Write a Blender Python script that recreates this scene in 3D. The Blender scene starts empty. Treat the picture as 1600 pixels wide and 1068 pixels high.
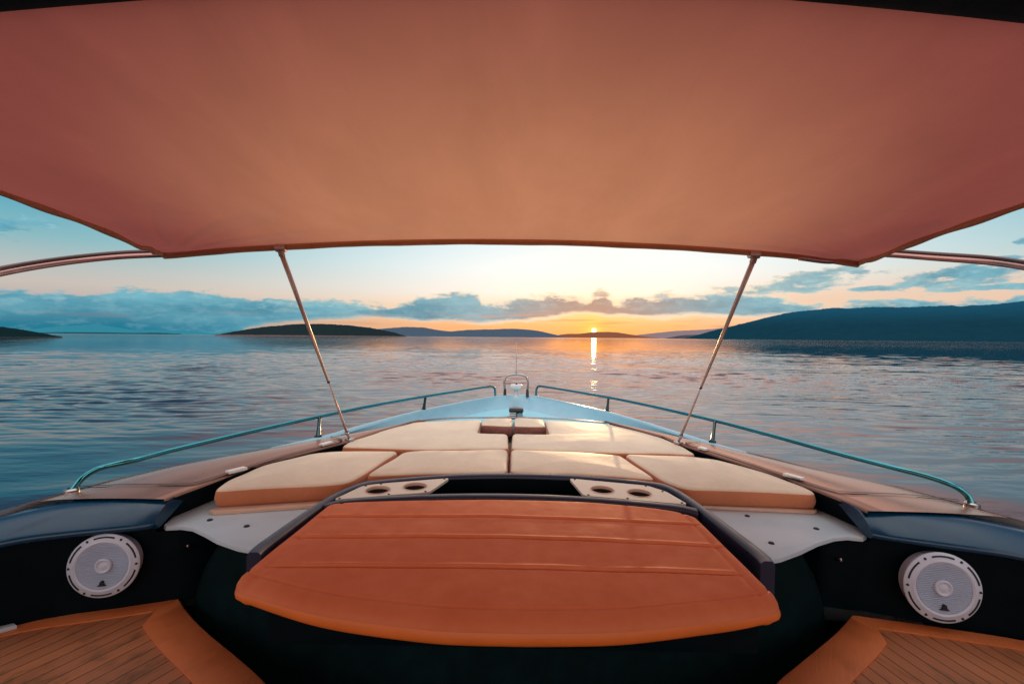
import bpy, bmesh, math, random
import numpy as np
from mathutils import Vector, Matrix, noise
R = math.radians
C = bpy.context.scene.collection
rnd = random.Random(7)
WZ = -2.2            # water level (the camera is the origin, on the fore deck)

# ------------------------------------------------------------------ helpers
def clean(bm):
    bmesh.ops.recalc_face_normals(bm, faces=bm.faces)

def link(name, me, mats, parent=None):
    o = bpy.data.objects.new(name, me)
    C.objects.link(o)
    for m in (mats if isinstance(mats, (list, tuple)) else [mats]):
        me.materials.append(m)
    if parent:
        o.parent = parent
        me.transform(Matrix.Translation(-Vector(base_of(parent))))
        if parent.parent:                                  # sub-part: its part sits at its thing's origin
            pass
    return o

def base_of(o):
    while o.parent: o = o.parent
    return o['_base'] if '_base' in o else (0, 0, 0)

def mk(name, verts, faces, mats, parent=None, smooth=True, fm=None, flip=False, recalc=True, auto=None):
    me = bpy.data.meshes.new(name)
    bm = bmesh.new()
    vs = [bm.verts.new(v) for v in verts]
    for i, f in enumerate(faces):
        try:
            fc = bm.faces.new([vs[k] for k in f])
        except ValueError:
            continue
        if fm: fc.material_index = fm[i]
    if recalc: clean(bm)
    if flip: bmesh.ops.reverse_faces(bm, faces=bm.faces)
    for f in bm.faces: f.smooth = smooth
    bm.to_mesh(me); bm.free()
    if smooth and auto: me.set_sharp_from_angle(angle=R(auto))
    return link(name, me, mats, parent)

def setp(o, label=None, cat=None, group=None, kind=None):
    if label: o['label'] = label
    if cat: o['category'] = cat
    if group: o['group'] = group
    if kind: o['kind'] = kind
    return o

BOAT = []
def thing(name, label, cat, loc, group=None, boat=True):
    o = bpy.data.objects.new(name, None); C.objects.link(o)
    o.empty_display_size = .05
    o.location = loc; o['_base'] = tuple(loc)
    setp(o, label, cat, group)
    if boat: BOAT.append(o)
    return o

def catmull(pts, n=8, closed=False):
    P = [Vector(p) for p in pts]; out = []
    N = len(P)
    rng = range(N if closed else N - 1)
    for i in rng:
        p0 = P[(i - 1) % N] if (closed or i > 0) else P[0] * 2 - P[1]
        p1, p2 = P[i], P[(i + 1) % N]
        p3 = P[(i + 2) % N] if (closed or i + 2 < N) else P[-1] * 2 - P[-2]
        for k in range(n):
            t = k / n
            out.append(.5 * ((2 * p1) + (p2 - p0) * t + (2 * p0 - 5 * p1 + 4 * p2 - p3) * t * t + (3 * p1 - p0 - 3 * p2 + p3) * t ** 3))
    if not closed: out.append(P[-1])
    return out

def tube(pts, rad, seg=12, cap=True):
    P = [Vector(p) for p in pts]; n = len(P)
    rad = rad if isinstance(rad, (list, tuple)) else [rad] * n
    V, F = [], []
    t0 = (P[1] - P[0]).normalized()
    up = Vector((0, 0, 1)) if abs(t0.z) < .9 else Vector((1, 0, 0))
    u = t0.cross(up).normalized()
    for i in range(n):
        t = (P[min(i + 1, n - 1)] - P[max(i - 1, 0)]).normalized()
        u = (u - t * u.dot(t)).normalized(); w = t.cross(u)
        for k in range(seg):
            a = 2 * math.pi * k / seg
            V.append(P[i] + (u * math.cos(a) + w * math.sin(a)) * rad[i])
    for i in range(n - 1):
        for k in range(seg):
            F.append((i * seg + k, i * seg + (k + 1) % seg, (i + 1) * seg + (k + 1) % seg, (i + 1) * seg + k))
    if cap:
        F.append(tuple(range(seg))[::-1]); F.append(tuple((n - 1) * seg + k for k in range(seg)))
    return V, F

def lathe(prof, seg=48, origin=(0, 0, 0), M=None):
    """prof: (r, h) list, axis +Z; M turns it."""
    V, F = [], []
    o = Vector(origin)
    for r, h in prof:
        for k in range(seg):
            a = 2 * math.pi * k / seg
            p = Vector((r * math.cos(a), r * math.sin(a), h))
            V.append(o + (M @ p if M else p))
    for i in range(len(prof) - 1):
        for k in range(seg):
            F.append((i * seg + k, i * seg + (k + 1) % seg, (i + 1) * seg + (k + 1) % seg, (i + 1) * seg + k))
    return V, F

def join(*vf):
    V, F = [], []
    for v, f in vf:
        b = len(V); V += list(v); F += [tuple(b + i for i in q) for q in f]
    return V, F

def boxvf(c, s, rz=0, M=None):
    V = []
    for x in (-1, 1):
        for y in (-1, 1):
            for z in (-1, 1):
                p = Vector((x * s[0] / 2, y * s[1] / 2, z * s[2] / 2))
                if rz: p = Matrix.Rotation(rz, 3, 'Z') @ p
                if M: p = M @ p
                V.append(Vector(c) + p)
    return V, [(0, 1, 3, 2), (4, 6, 7, 5), (0, 4, 5, 1), (2, 3, 7, 6), (0, 2, 6, 4), (1, 5, 7, 3)]

def area(poly):
    return .5 * sum(a[0] * b[1] - b[0] * a[1] for a, b in zip(poly, poly[1:] + poly[:1]))

def fillet(poly, rc, seg=5, step=.05):
    """rounded polygon with evenly spaced edge points, counter-clockwise"""
    if area(poly) < 0: poly = poly[::-1]
    n = len(poly); out = []
    rcs = rc if isinstance(rc, (list, tuple)) else [rc] * n
    corner = []
    for i in range(n):
        p, a, b = Vector(poly[i][:2]), Vector(poly[i - 1][:2]), Vector(poly[(i + 1) % n][:2])
        da, db = (a - p), (b - p)
        d = min(rcs[i], da.length * .45, db.length * .45)
        s, e = p + da.normalized() * d, p + db.normalized() * d
        corner.append([(s * (1 - t) ** 2 + p * 2 * t * (1 - t) + e * t * t) for t in [k / seg for k in range(seg + 1)]])
    for i in range(n):
        out += corner[i]
        a, b = corner[i][-1], corner[(i + 1) % n][0]
        m = int((b - a).length / step)
        for k in range(1, m + 1):
            out.append(a.lerp(b, k / (m + 1)))
    res = []
    for p in out:
        if not res or (p - res[-1]).length > 1e-4: res.append(p)
    if (res[0] - res[-1]).length < 1e-4: res.pop()
    return res

def inset(P, d):
    n = len(P); out = []
    for i in range(n):
        e1 = (P[i] - P[i - 1]).normalized(); e2 = (P[(i + 1) % n] - P[i]).normalized()
        n1 = Vector((-e1.y, e1.x)); n2 = Vector((-e2.y, e2.x))
        m = (n1 + n2)
        m = m.normalized() if m.length > 1e-6 else n1
        c = max(.6, m.dot(n1))
        out.append(P[i] + m * d / c)
    return out

def soft_slab(poly, ztop, thick, r, dome, rc=.03, jit=.003, zf=None, seed=0.0, rb=.012):
    """a cushion: rounded outline, rolled edges, slightly crowned top. Material slot 1 = sides."""
    P = fillet(poly, rc)
    n = len(P)
    rings = []
    if dome:
        for t in (.93, .75, .55, .38, .24, .13, .05):
            rings.append((-1 - t, dome * (1 - (1 - t) ** 3.2), 0))
    for k in range(6):
        a = math.pi / 2 * k / 5
        rings.append((r * (1 - math.sin(a)), -r * (1 - math.cos(a)), 0 if k < 3 else 1))
    rings.append((-.004, -(r + thick - rb) / 2, 1))
    rings.append((0, -thick + rb, 1)); rings.append((rb * .3, -thick + rb * .3, 1)); rings.append((rb, -thick, 1))
    V, F, M = [], [], []
    for ins, dz, m in rings:
        if ins <= -1:
            Pi = inset(P, r); cen = sum(Pi, Vector((0, 0))) / n
            pts = [p.lerp(cen, -1 - ins) for p in Pi]
        else: pts = inset(P, ins)
        for p in pts:
            z = ztop + dz + (zf(p) if zf else 0)
            if ins <= -1: z += .0035 * noise.noise(Vector((p.x * 5 + seed, p.y * 5, 1)))
            q = Vector((p.x * 7 + seed, p.y * 7, dz * 9))
            V.append((p.x + jit * noise.noise(q), p.y + jit * noise.noise(q + Vector((9, 3, 1))), z + jit * 1.3 * noise.noise(q * .6 + Vector((3, 7, 5)))))
    for i in range(len(rings) - 1):
        for k in range(n):
            F.append((i * n + k, i * n + (k + 1) % n, (i + 1) * n + (k + 1) % n, (i + 1) * n + k)); M.append(rings[i][2])
    F.append(tuple(range(n))); M.append(0)
    F.append(tuple((len(rings) - 1) * n + k for k in range(n))); M.append(1)
    return V, F, M

def slab(poly, ztop, thick, bev=.006, zf=None, rc=.0, step=.06):
    P = fillet(poly, rc, 4, step) if rc else [Vector(p[:2]) for p in (poly if area(poly) > 0 else poly[::-1])]
    n = len(P); rings = [(bev, 0), (bev * .3, -bev * .3), (0, -bev), (0, -thick)]
    V, F = [], []
    for ins, dz in rings:
        for p in inset(P, ins): V.append((p.x, p.y, ztop + dz + (zf(p) if zf else 0)))
    for i in range(len(rings) - 1):
        for k in range(n): F.append((i * n + k, i * n + (k + 1) % n, (i + 1) * n + (k + 1) % n, (i + 1) * n + k))
    F.append(tuple(range(n))); F.append(tuple(3 * n + k for k in range(n)))
    return V, F

def loft(rows, closed=False):
    n = len(rows[0]); V = [v for r in rows for v in r]; F = []
    for i in range(len(rows) - 1):
        for k in range(n if closed else n - 1):
            F.append((i * n + k, i * n + (k + 1) % n, (i + 1) * n + (k + 1) % n, (i + 1) * n + k))
    return V, F

def resample(pts, n):
    P = [Vector(p) for p in pts]
    L = [0]
    for a, b in zip(P, P[1:]): L.append(L[-1] + (b - a).length)
    out = []
    for k in range(n):
        s = L[-1] * k / (n - 1); i = 0
        while i < len(L) - 2 and L[i + 1] < s: i += 1
        t = (s - L[i]) / max(1e-9, L[i + 1] - L[i])
        out.append(P[i].lerp(P[i + 1], t))
    return out

# ------------------------------------------------------------------ materials
class NT:
    def __init__(s, tree): s.t = tree; s.n = tree.nodes; s.l = tree.links
    def put(s, sock, v):
        if hasattr(v, 'is_output') or isinstance(v, bpy.types.NodeSocket): s.l.new(v, sock)
        elif v is not None:
            if hasattr(sock.default_value, '__len__') and not hasattr(v, '__len__'): v = (v,) * len(sock.default_value)
            if hasattr(sock.default_value, '__len__') and len(sock.default_value) == 4 and len(v) == 3: v = (*v, 1)
            sock.default_value = v
    def math(s, op, a, b=None, c=None, clamp=False):
        m = s.n.new('ShaderNodeMath'); m.operation = op; m.use_clamp = clamp
        s.put(m.inputs[0], a); s.put(m.inputs[1], b); s.put(m.inputs[2], c)
        return m.outputs[0]
    def vmath(s, op, a, b=None, scale=None):
        m = s.n.new('ShaderNodeVectorMath'); m.operation = op
        s.put(m.inputs[0], a)
        if b is not None: s.put(m.inputs[1], b)
        if scale is not None: s.put(m.inputs['Scale'], scale)
        return m.outputs['Value'] if op in ('DOT_PRODUCT', 'LENGTH', 'DISTANCE') else m.outputs[0]
    def mix(s, f, a, b, blend='MIX'):
        m = s.n.new('ShaderNodeMix'); m.data_type = 'RGBA'; m.blend_type = blend
        s.put(m.inputs[0], f); s.put(m.inputs[6], a); s.put(m.inputs[7], b)
        return m.outputs[2]
    def smooth(s, v, a, b, o0=0., o1=1.):
        m = s.n.new('ShaderNodeMapRange'); m.interpolation_type = 'SMOOTHSTEP'; m.clamp = True
        s.put(m.inputs[0], v); s.put(m.inputs[1], a); s.put(m.inputs[2], b); s.put(m.inputs[3], o0); s.put(m.inputs[4], o1)
        return m.outputs[0]
    def lin(s, v, a, b, o0=0., o1=1.):
        m = s.n.new('ShaderNodeMapRange'); m.clamp = True
        s.put(m.inputs[0], v); s.put(m.inputs[1], a); s.put(m.inputs[2], b); s.put(m.inputs[3], o0); s.put(m.inputs[4], o1)
        return m.outputs[0]
    def noise(s, v, scale, detail=4, rough=.5, dist=0, col=False):
        m = s.n.new('ShaderNodeTexNoise')
        s.put(m.inputs['Vector'], v); m.inputs['Scale'].default_value = scale; m.inputs['Detail'].default_value = detail
        m.inputs['Roughness'].default_value = rough; m.inputs['Distortion'].default_value = dist
        return m.outputs['Color' if col else 'Fac']
    def sep(s, v):
        m = s.n.new('ShaderNodeSeparateXYZ'); s.put(m.inputs[0], v); return m.outputs
    def comb(s, x, y, z):
        m = s.n.new('ShaderNodeCombineXYZ'); s.put(m.inputs[0], x); s.put(m.inputs[1], y); s.put(m.inputs[2], z); return m.outputs[0]
    def ramp(s, f, stops, interp='LINEAR'):
        m = s.n.new('ShaderNodeValToRGB'); m.color_ramp.interpolation = interp; e = m.color_ramp.elements
        while len(e) < len(stops): e.new(.5)
        for el, (p, c) in zip(e, stops): el.position = p; el.color = (*c, 1) if len(c) == 3 else c
        s.put(m.inputs[0], f); return m.outputs[0]
    def curve(s, f, pts):
        m = s.n.new('ShaderNodeFloatCurve'); c = m.mapping.curves[0]
        m.mapping.use_clip = False
        while len(c.points) < len(pts): c.points.new(.5, .5)
        for p, (x, y) in zip(c.points, pts): p.location = (x, y); p.handle_type = 'AUTO_CLAMPED'
        m.mapping.update(); s.put(m.inputs['Value'], f); return m.outputs[0]
    def coord(s, k='Object'):
        m = s.n.new('ShaderNodeTexCoord'); return m.outputs[k]
    def bump(s, h, strength=.3, dist=.01, normal=None):
        m = s.n.new('ShaderNodeBump'); m.inputs['Strength'].default_value = strength; m.inputs['Distance'].default_value = dist
        s.put(m.inputs['Height'], h)
        if normal is not None: s.put(m.inputs['Normal'], normal)
        return m.outputs[0]

def mat(name):
    m = bpy.data.materials.new(name); m.use_nodes = True
    t = NT(m.node_tree); b = t.n['Principled BSDF']
    return m, t, b

def simple(name, col, rough=.5, metal=0, var=.12, nscale=14, bump=.0, bscale=300, coat=0, spec=.5, stretch=(1, 1, 1), rvar=.1):
    m, t, b = mat(name)
    g = t.coord('Object')
    v = t.vmath('MULTIPLY', g, stretch)
    n = t.noise(v, nscale, 5, .6)
    k = t.lin(n, .25, .75, 1 - var, 1 + var)
    t.put(b.inputs['Base Color'], t.vmath('SCALE', col, scale=k))
    t.put(b.inputs['Roughness'], t.lin(n, .25, .75, max(0.02, rough - rvar), min(1, rough + rvar)))
    b.inputs['Metallic'].default_value = metal
    b.inputs['Coat Weight'].default_value = coat; b.inputs['Coat Roughness'].default_value = .08
    b.inputs['Specular IOR Level'].default_value = spec
    if bump:
        h = t.noise(g, bscale, 3, .6)
        t.put(b.inputs['Normal'], t.bump(h, bump, .004, t.bump(n, bump * .8, .01)))
    return m

def fabric(name, col, col2=None, rough=.85, weave=420, wr=.35, big=.012):
    m, t, b = mat(name)
    g = t.coord('Object')
    n = t.noise(g, 5, 5, .6); n2 = t.noise(g, 60, 3, .6)
    c = t.mix(t.smooth(n, .3, .7), tuple(x * .9 for x in col), col2 or tuple(min(1, x * 1.06) for x in col))
    c = t.mix(t.lin(n2, .3, .7, 0, .25), c, tuple(x * .8 for x in col))
    t.put(b.inputs['Base Color'], c)
    b.inputs['Roughness'].default_value = rough
    b.inputs['Sheen Weight'].default_value = .25
    b.inputs['Specular IOR Level'].default_value = .25
    x, y, z = t.sep(g)
    w = t.math('ADD', t.math('SINE', t.math('MULTIPLY', x, weave * 2)), t.math('SINE', t.math('MULTIPLY', y, weave * 2)))
    wn = t.bump(w, .06, .002)
    t.put(b.inputs['Normal'], t.bump(t.noise(g, 9, 4, .55), wr, big, wn))
    return m

M = {}
M['cream'] = fabric('cream_vinyl', (.76, .575, .405), (.79, .61, .435), .6)
M['cream_side'] = fabric('cream_side_bounce', (.58, .185, .075), (.62, .21, .09), .6)  # orange bounce and shading on the cushion sides painted into their colour
M['board'] = simple('cushion_board', (.66, .42, .30), .5)
M['plate'] = simple('cream_plate', (.74, .64, .50), .4, bump=.02)
M['navy'] = simple('navy_moulding', (.018, .022, .052), .32, bump=.05, spec=.5)
M['black'] = simple('black_gelcoat', (.0012, .0055, .008), .5, var=.3, bump=.02, spec=.07)
M['well'] = simple('dark_well', (.003, .0115, .0125), .8, var=.4, bump=.1, spec=.06)
M['blue'] = simple('black_gelcoat_sky_tint', (.001, .042, .092), .24, var=.15, spec=.5)  # sky reflection on the black rolled edge painted in as blue
M['white'] = simple('white_gelcoat', (.62, .62, .60), .35, var=.05)
M['wing'] = simple('grey_white_panel', (.50, .57, .61), .42, var=.06, bump=.02)
M['bow'] = simple('white_gelcoat_sky_tint', (.27, .49, .58), .35, var=.06)  # white bow with the blue skylight painted into its base colour
M['bow_deck'] = simple('pale_blue_deck', (.28, .62, .72), .5, var=.08, bump=.08)
M['chrome'] = simple('polished_steel', (.42, .40, .40), .25, 1, var=.06, rvar=.05)
M['rail'] = simple('teal_steel', (.07, .31, .36), .16, 1, var=.06, rvar=.06)
M['dark_metal'] = simple('dark_steel', (.05, .07, .075), .25, .9)
M['pole'] = simple('warm_steel', (.58, .42, .36), .42, .7, var=.08)
M['speaker'] = simple('speaker_plastic', (.60, .64, .73), .42, var=.05, bump=.02)
M['grille'] = simple('speaker_grille', (.46, .52, .64), .5, var=.08)
M['slot'] = simple('slot_black', (.012, .012, .014), .6)  # near-black for slots, joints, screws, wells and marks
M['copper'] = simple('copper_tube', (.50, .27, .23), .3, .85, var=.08)
M['reflection_band'] = simple('tube_reflection_band', (.12, .07, .065), .35, .7, var=.08)  # dark reflection along the bow tube, put into a colour of its own
M['deck_clip'] = simple('white_clip', (.8, .76, .72), .35)
M['pillow'] = fabric('brown_leather', (.25, .095, .07), (.30, .12, .09), .55, wr=.9, big=.03)
M['hardtop'] = simple('dark_hardtop', (.003, .010, .012), .6, spec=.06)

def side_deck_mat():
    m, t, b = mat('bronze_gelcoat')
    g = t.coord(); n = t.noise(t.vmath('MULTIPLY', g, (1, .5, 1)), 6, 5, .6)
    t.put(b.inputs['Base Color'], t.mix(t.smooth(n, .3, .7), (.34, .155, .10), (.40, .19, .125)))
    b.inputs['Metallic'].default_value = .35
    t.put(b.inputs['Roughness'], t.lin(n, .3, .7, .16, .26))
    t.put(b.inputs['Normal'], t.bump(t.noise(g, 500, 2, .5), .05, .002))
    return m
M['side_deck'] = side_deck_mat()

def leather_mat():
    m, t, b = mat('orange_leather')
    g = t.coord(); n = t.noise(g, 3.2, 5, .6); n2 = t.noise(g, 18, 4, .6)
    c = t.mix(t.smooth(n, .3, .7), (.66, .165, .062), (.73, .205, .085))
    c = t.mix(t.lin(n2, .35, .75, 0, .40), c, (.58, .125, .045))
    t.put(b.inputs['Base Color'], c)
    t.put(b.inputs['Roughness'], t.lin(n2, .3, .7, .68, .82))
    b.inputs['Specular IOR Level'].default_value = .22
    v = t.n.new('ShaderNodeTexVoronoi'); v.inputs['Scale'].default_value = 420; t.put(v.inputs['Vector'], g)
    t.put(b.inputs['Normal'], t.bump(v.outputs['Distance'], .06, .002, t.bump(n2, .06, .010)))
    return m
M['leather'] = leather_mat()
M['leather_edge'] = simple('orange_leather_lit_edge', (.74, .155, .022), .5, var=.08, nscale=9, bump=.08)  # brighter copy of the leather, warm glow of the lip painted in

def canvas_mat():
    m, t, b = mat('terracotta_canvas')
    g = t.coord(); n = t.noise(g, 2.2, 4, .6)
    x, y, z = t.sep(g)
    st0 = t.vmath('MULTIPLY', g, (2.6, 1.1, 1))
    falloff = t.smooth(t.math('ADD', t.math('POWER', t.math('MULTIPLY', x, .75), 2), t.math('POWER', t.math('MULTIPLY', t.math('ADD', y, .25), .85), 2)), -.05, 1.12)
    c = t.mix(t.smooth(n, .3, .7), t.mix(falloff, (.72, .33, .19), (.40, .13, .115)), t.mix(falloff, (.76, .36, .225), (.49, .17, .15)))   # light falloff painted into the cloth: paler middle, darker redder sides
    t.put(b.inputs['Base Color'], c)
    b.inputs['Roughness'].default_value = .9; b.inputs['Specular IOR Level'].default_value = .1
    w = t.math('ADD', t.math('SINE', t.math('MULTIPLY', x, 1500)), t.math('SINE', t.math('MULTIPLY', y, 1500)))
    # soft drag folds running from the corners
    st = t.vmath('MULTIPLY', g, (3.2, .7, 1))
    f = t.noise(st, 1.6, 3, .5, .6)
    nb = t.bump(f, .35, .05, t.bump(w, .05, .002))
    t.put(b.inputs['Normal'], nb)
    tr = t.n.new('ShaderNodeBsdfTranslucent'); t.put(tr.inputs['Color'], t.vmath('SCALE', t.mix(falloff, (.78, .335, .175), (.37, .10, .08)), scale=t.lin(t.noise(st0, 1.3, 4, .6, .4), .3, .7, .90, 1.08))); t.put(tr.inputs['Normal'], nb)  # same painted light falloff in the translucent colour
    mx = t.n.new('ShaderNodeMixShader'); mx.inputs[0].default_value = .5
    t.l.new(b.outputs[0], mx.inputs[1]); t.l.new(tr.outputs[0], mx.inputs[2])
    t.l.new(mx.outputs[0], t.n['Material Output'].inputs[0])
    return m
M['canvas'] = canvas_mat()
M['hem'] = fabric('canvas_hem', (.62, .31, .17), (.68, .35, .20), .9)

def teak_mat(name, ang, border=False, tint=1.0):
    m, t, b = mat(name)
    g = t.coord()
    mp = t.n.new('ShaderNodeMapping'); mp.vector_type = 'POINT'; mp.inputs['Rotation'].default_value = (0, 0, ang)
    t.put(mp.inputs['Vector'], g); v = mp.outputs[0]
    x, y, z = t.sep(v)
    W = .048
    idx = t.math('FLOOR', t.math('DIVIDE', x, W))
    fr = t.math('FRACT', t.math('DIVIDE', x, W))
    wn = t.n.new('ShaderNodeTexWhiteNoise'); wn.noise_dimensions = '1D'; t.put(wn.inputs['W'], idx)
    tone = wn.outputs['Value']
    gv = t.comb(t.math('MULTIPLY', x, 60), t.math('MULTIPLY', y, 3), t.math('MULTIPLY', tone, 20))
    grain = t.noise(gv, 2.5, 5, .65)
    base = t.mix(grain, (.40, .125, .042), (.58, .205, .08)) if not border else t.mix(grain, (.60, .15, .04), (.74, .20, .055))
    if not border: base = t.mix(t.lin(tone, 0, 1, 0, .35), base, (.26, .10, .05))
    stain = t.noise(t.comb(t.math('MULTIPLY', x, 6), t.math('MULTIPLY', y, 3.4), z), 1.6, 6, .7)
    base = t.mix(t.smooth(stain, .50, .68, 0, .62 if not border else .15), base, (.075, .055, .022))
    h = grain
    if not border:
        e = t.math('MINIMUM', fr, t.math('SUBTRACT', 1, fr))
        gap = t.smooth(e, .02, .055, 1, 0)
        base = t.mix(gap, base, (.07, .038, .018))
        h = t.math('SUBTRACT', t.math('MULTIPLY', grain, .25), gap)
    t.put(b.inputs['Base Color'], base)
    t.put(b.inputs['Roughness'], t.lin(stain, .45, .65, .62, .38))
    t.put(b.inputs['Normal'], t.bump(h, .35, .003))
    return m
M['teak_a'] = teak_mat('teak_planks', R(26)); M['teak_b'] = teak_mat('teak_planks_b', R(-10)); M['teak_edge'] = teak_mat('teak_border', R(35), True)

def water_mat():
    m, t, b = mat('sea_water')
    t.n.remove(b)
    g = t.coord('Object')
    d = t.vmath('LENGTH', g)
    far = t.lin(d, 8, 90, 1, 0)
    farw = t.lin(d, 50, 220, 0, 1)
    n1 = t.noise(t.vmath('MULTIPLY', g, (.8, 2.0, 1)), 2.2, 3, .5)
    n2 = t.noise(t.vmath('MULTIPLY', g, (.03, .10, 1)), 1, 4, .55)
    n3 = t.noise(t.vmath('MULTIPLY', g, (.12, .45, 1)), 1, 3, .5)
    h = t.math('MULTIPLY', t.math('SUBTRACT', n1, .5), t.math('MULTIPLY', far, .006))
    h2 = t.math('MULTIPLY', t.math('ADD', t.math('MULTIPLY', t.math('SUBTRACT', n3, .5), .11), t.math('MULTIPLY', t.math('SUBTRACT', n2, .5), .09)), farw)
    bp = t.n.new('ShaderNodeBump'); bp.inputs['Strength'].default_value = 1; bp.inputs['Distance'].default_value = 1
    t.put(bp.inputs['Height'], t.math('ADD', h, h2))
    nb = bp.outputs[0]
    fr = t.n.new('ShaderNodeFresnel'); fr.inputs['IOR'].default_value = 1.33; t.put(fr.inputs['Normal'], nb)
    fac = fr.outputs[0]
    gl = t.n.new('ShaderNodeBsdfGlossy'); t.put(gl.inputs['Color'], (.95, .84, .84, 1)); t.put(gl.inputs['Normal'], nb)
    t.put(gl.inputs['Roughness'], t.lin(d, 20, 900, .03, .07))
    df = t.n.new('ShaderNodeBsdfDiffuse'); t.put(df.inputs['Color'], (.0003, .027, .052, 1)); t.put(df.inputs['Normal'], nb)
    mx = t.n.new('ShaderNodeMixShader'); t.put(mx.inputs[0], fac)
    t.l.new(df.outputs[0], mx.inputs[1]); t.l.new(gl.outputs[0], mx.inputs[2])
    t.l.new(mx.outputs[0], t.n['Material Output'].inputs[0])
    return m
M['water'] = water_mat()

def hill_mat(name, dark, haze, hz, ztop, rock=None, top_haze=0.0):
    """wooded land: rough dark green cover under `hz` of distant haze, painted in as emission"""
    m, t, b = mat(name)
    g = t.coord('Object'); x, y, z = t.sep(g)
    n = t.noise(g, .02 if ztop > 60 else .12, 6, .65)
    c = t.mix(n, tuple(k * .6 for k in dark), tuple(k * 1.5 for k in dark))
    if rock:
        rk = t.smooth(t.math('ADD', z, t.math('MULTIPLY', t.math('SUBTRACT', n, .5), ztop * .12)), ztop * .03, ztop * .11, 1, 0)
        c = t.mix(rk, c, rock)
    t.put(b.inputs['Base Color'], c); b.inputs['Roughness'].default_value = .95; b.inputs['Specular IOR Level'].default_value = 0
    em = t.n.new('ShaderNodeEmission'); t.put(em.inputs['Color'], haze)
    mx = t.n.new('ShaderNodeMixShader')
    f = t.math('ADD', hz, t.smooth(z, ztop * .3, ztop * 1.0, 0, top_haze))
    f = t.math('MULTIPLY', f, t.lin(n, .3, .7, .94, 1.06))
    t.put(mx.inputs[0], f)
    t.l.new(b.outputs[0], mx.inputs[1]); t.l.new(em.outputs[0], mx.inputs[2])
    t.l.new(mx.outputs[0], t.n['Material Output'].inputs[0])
    return m

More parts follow.
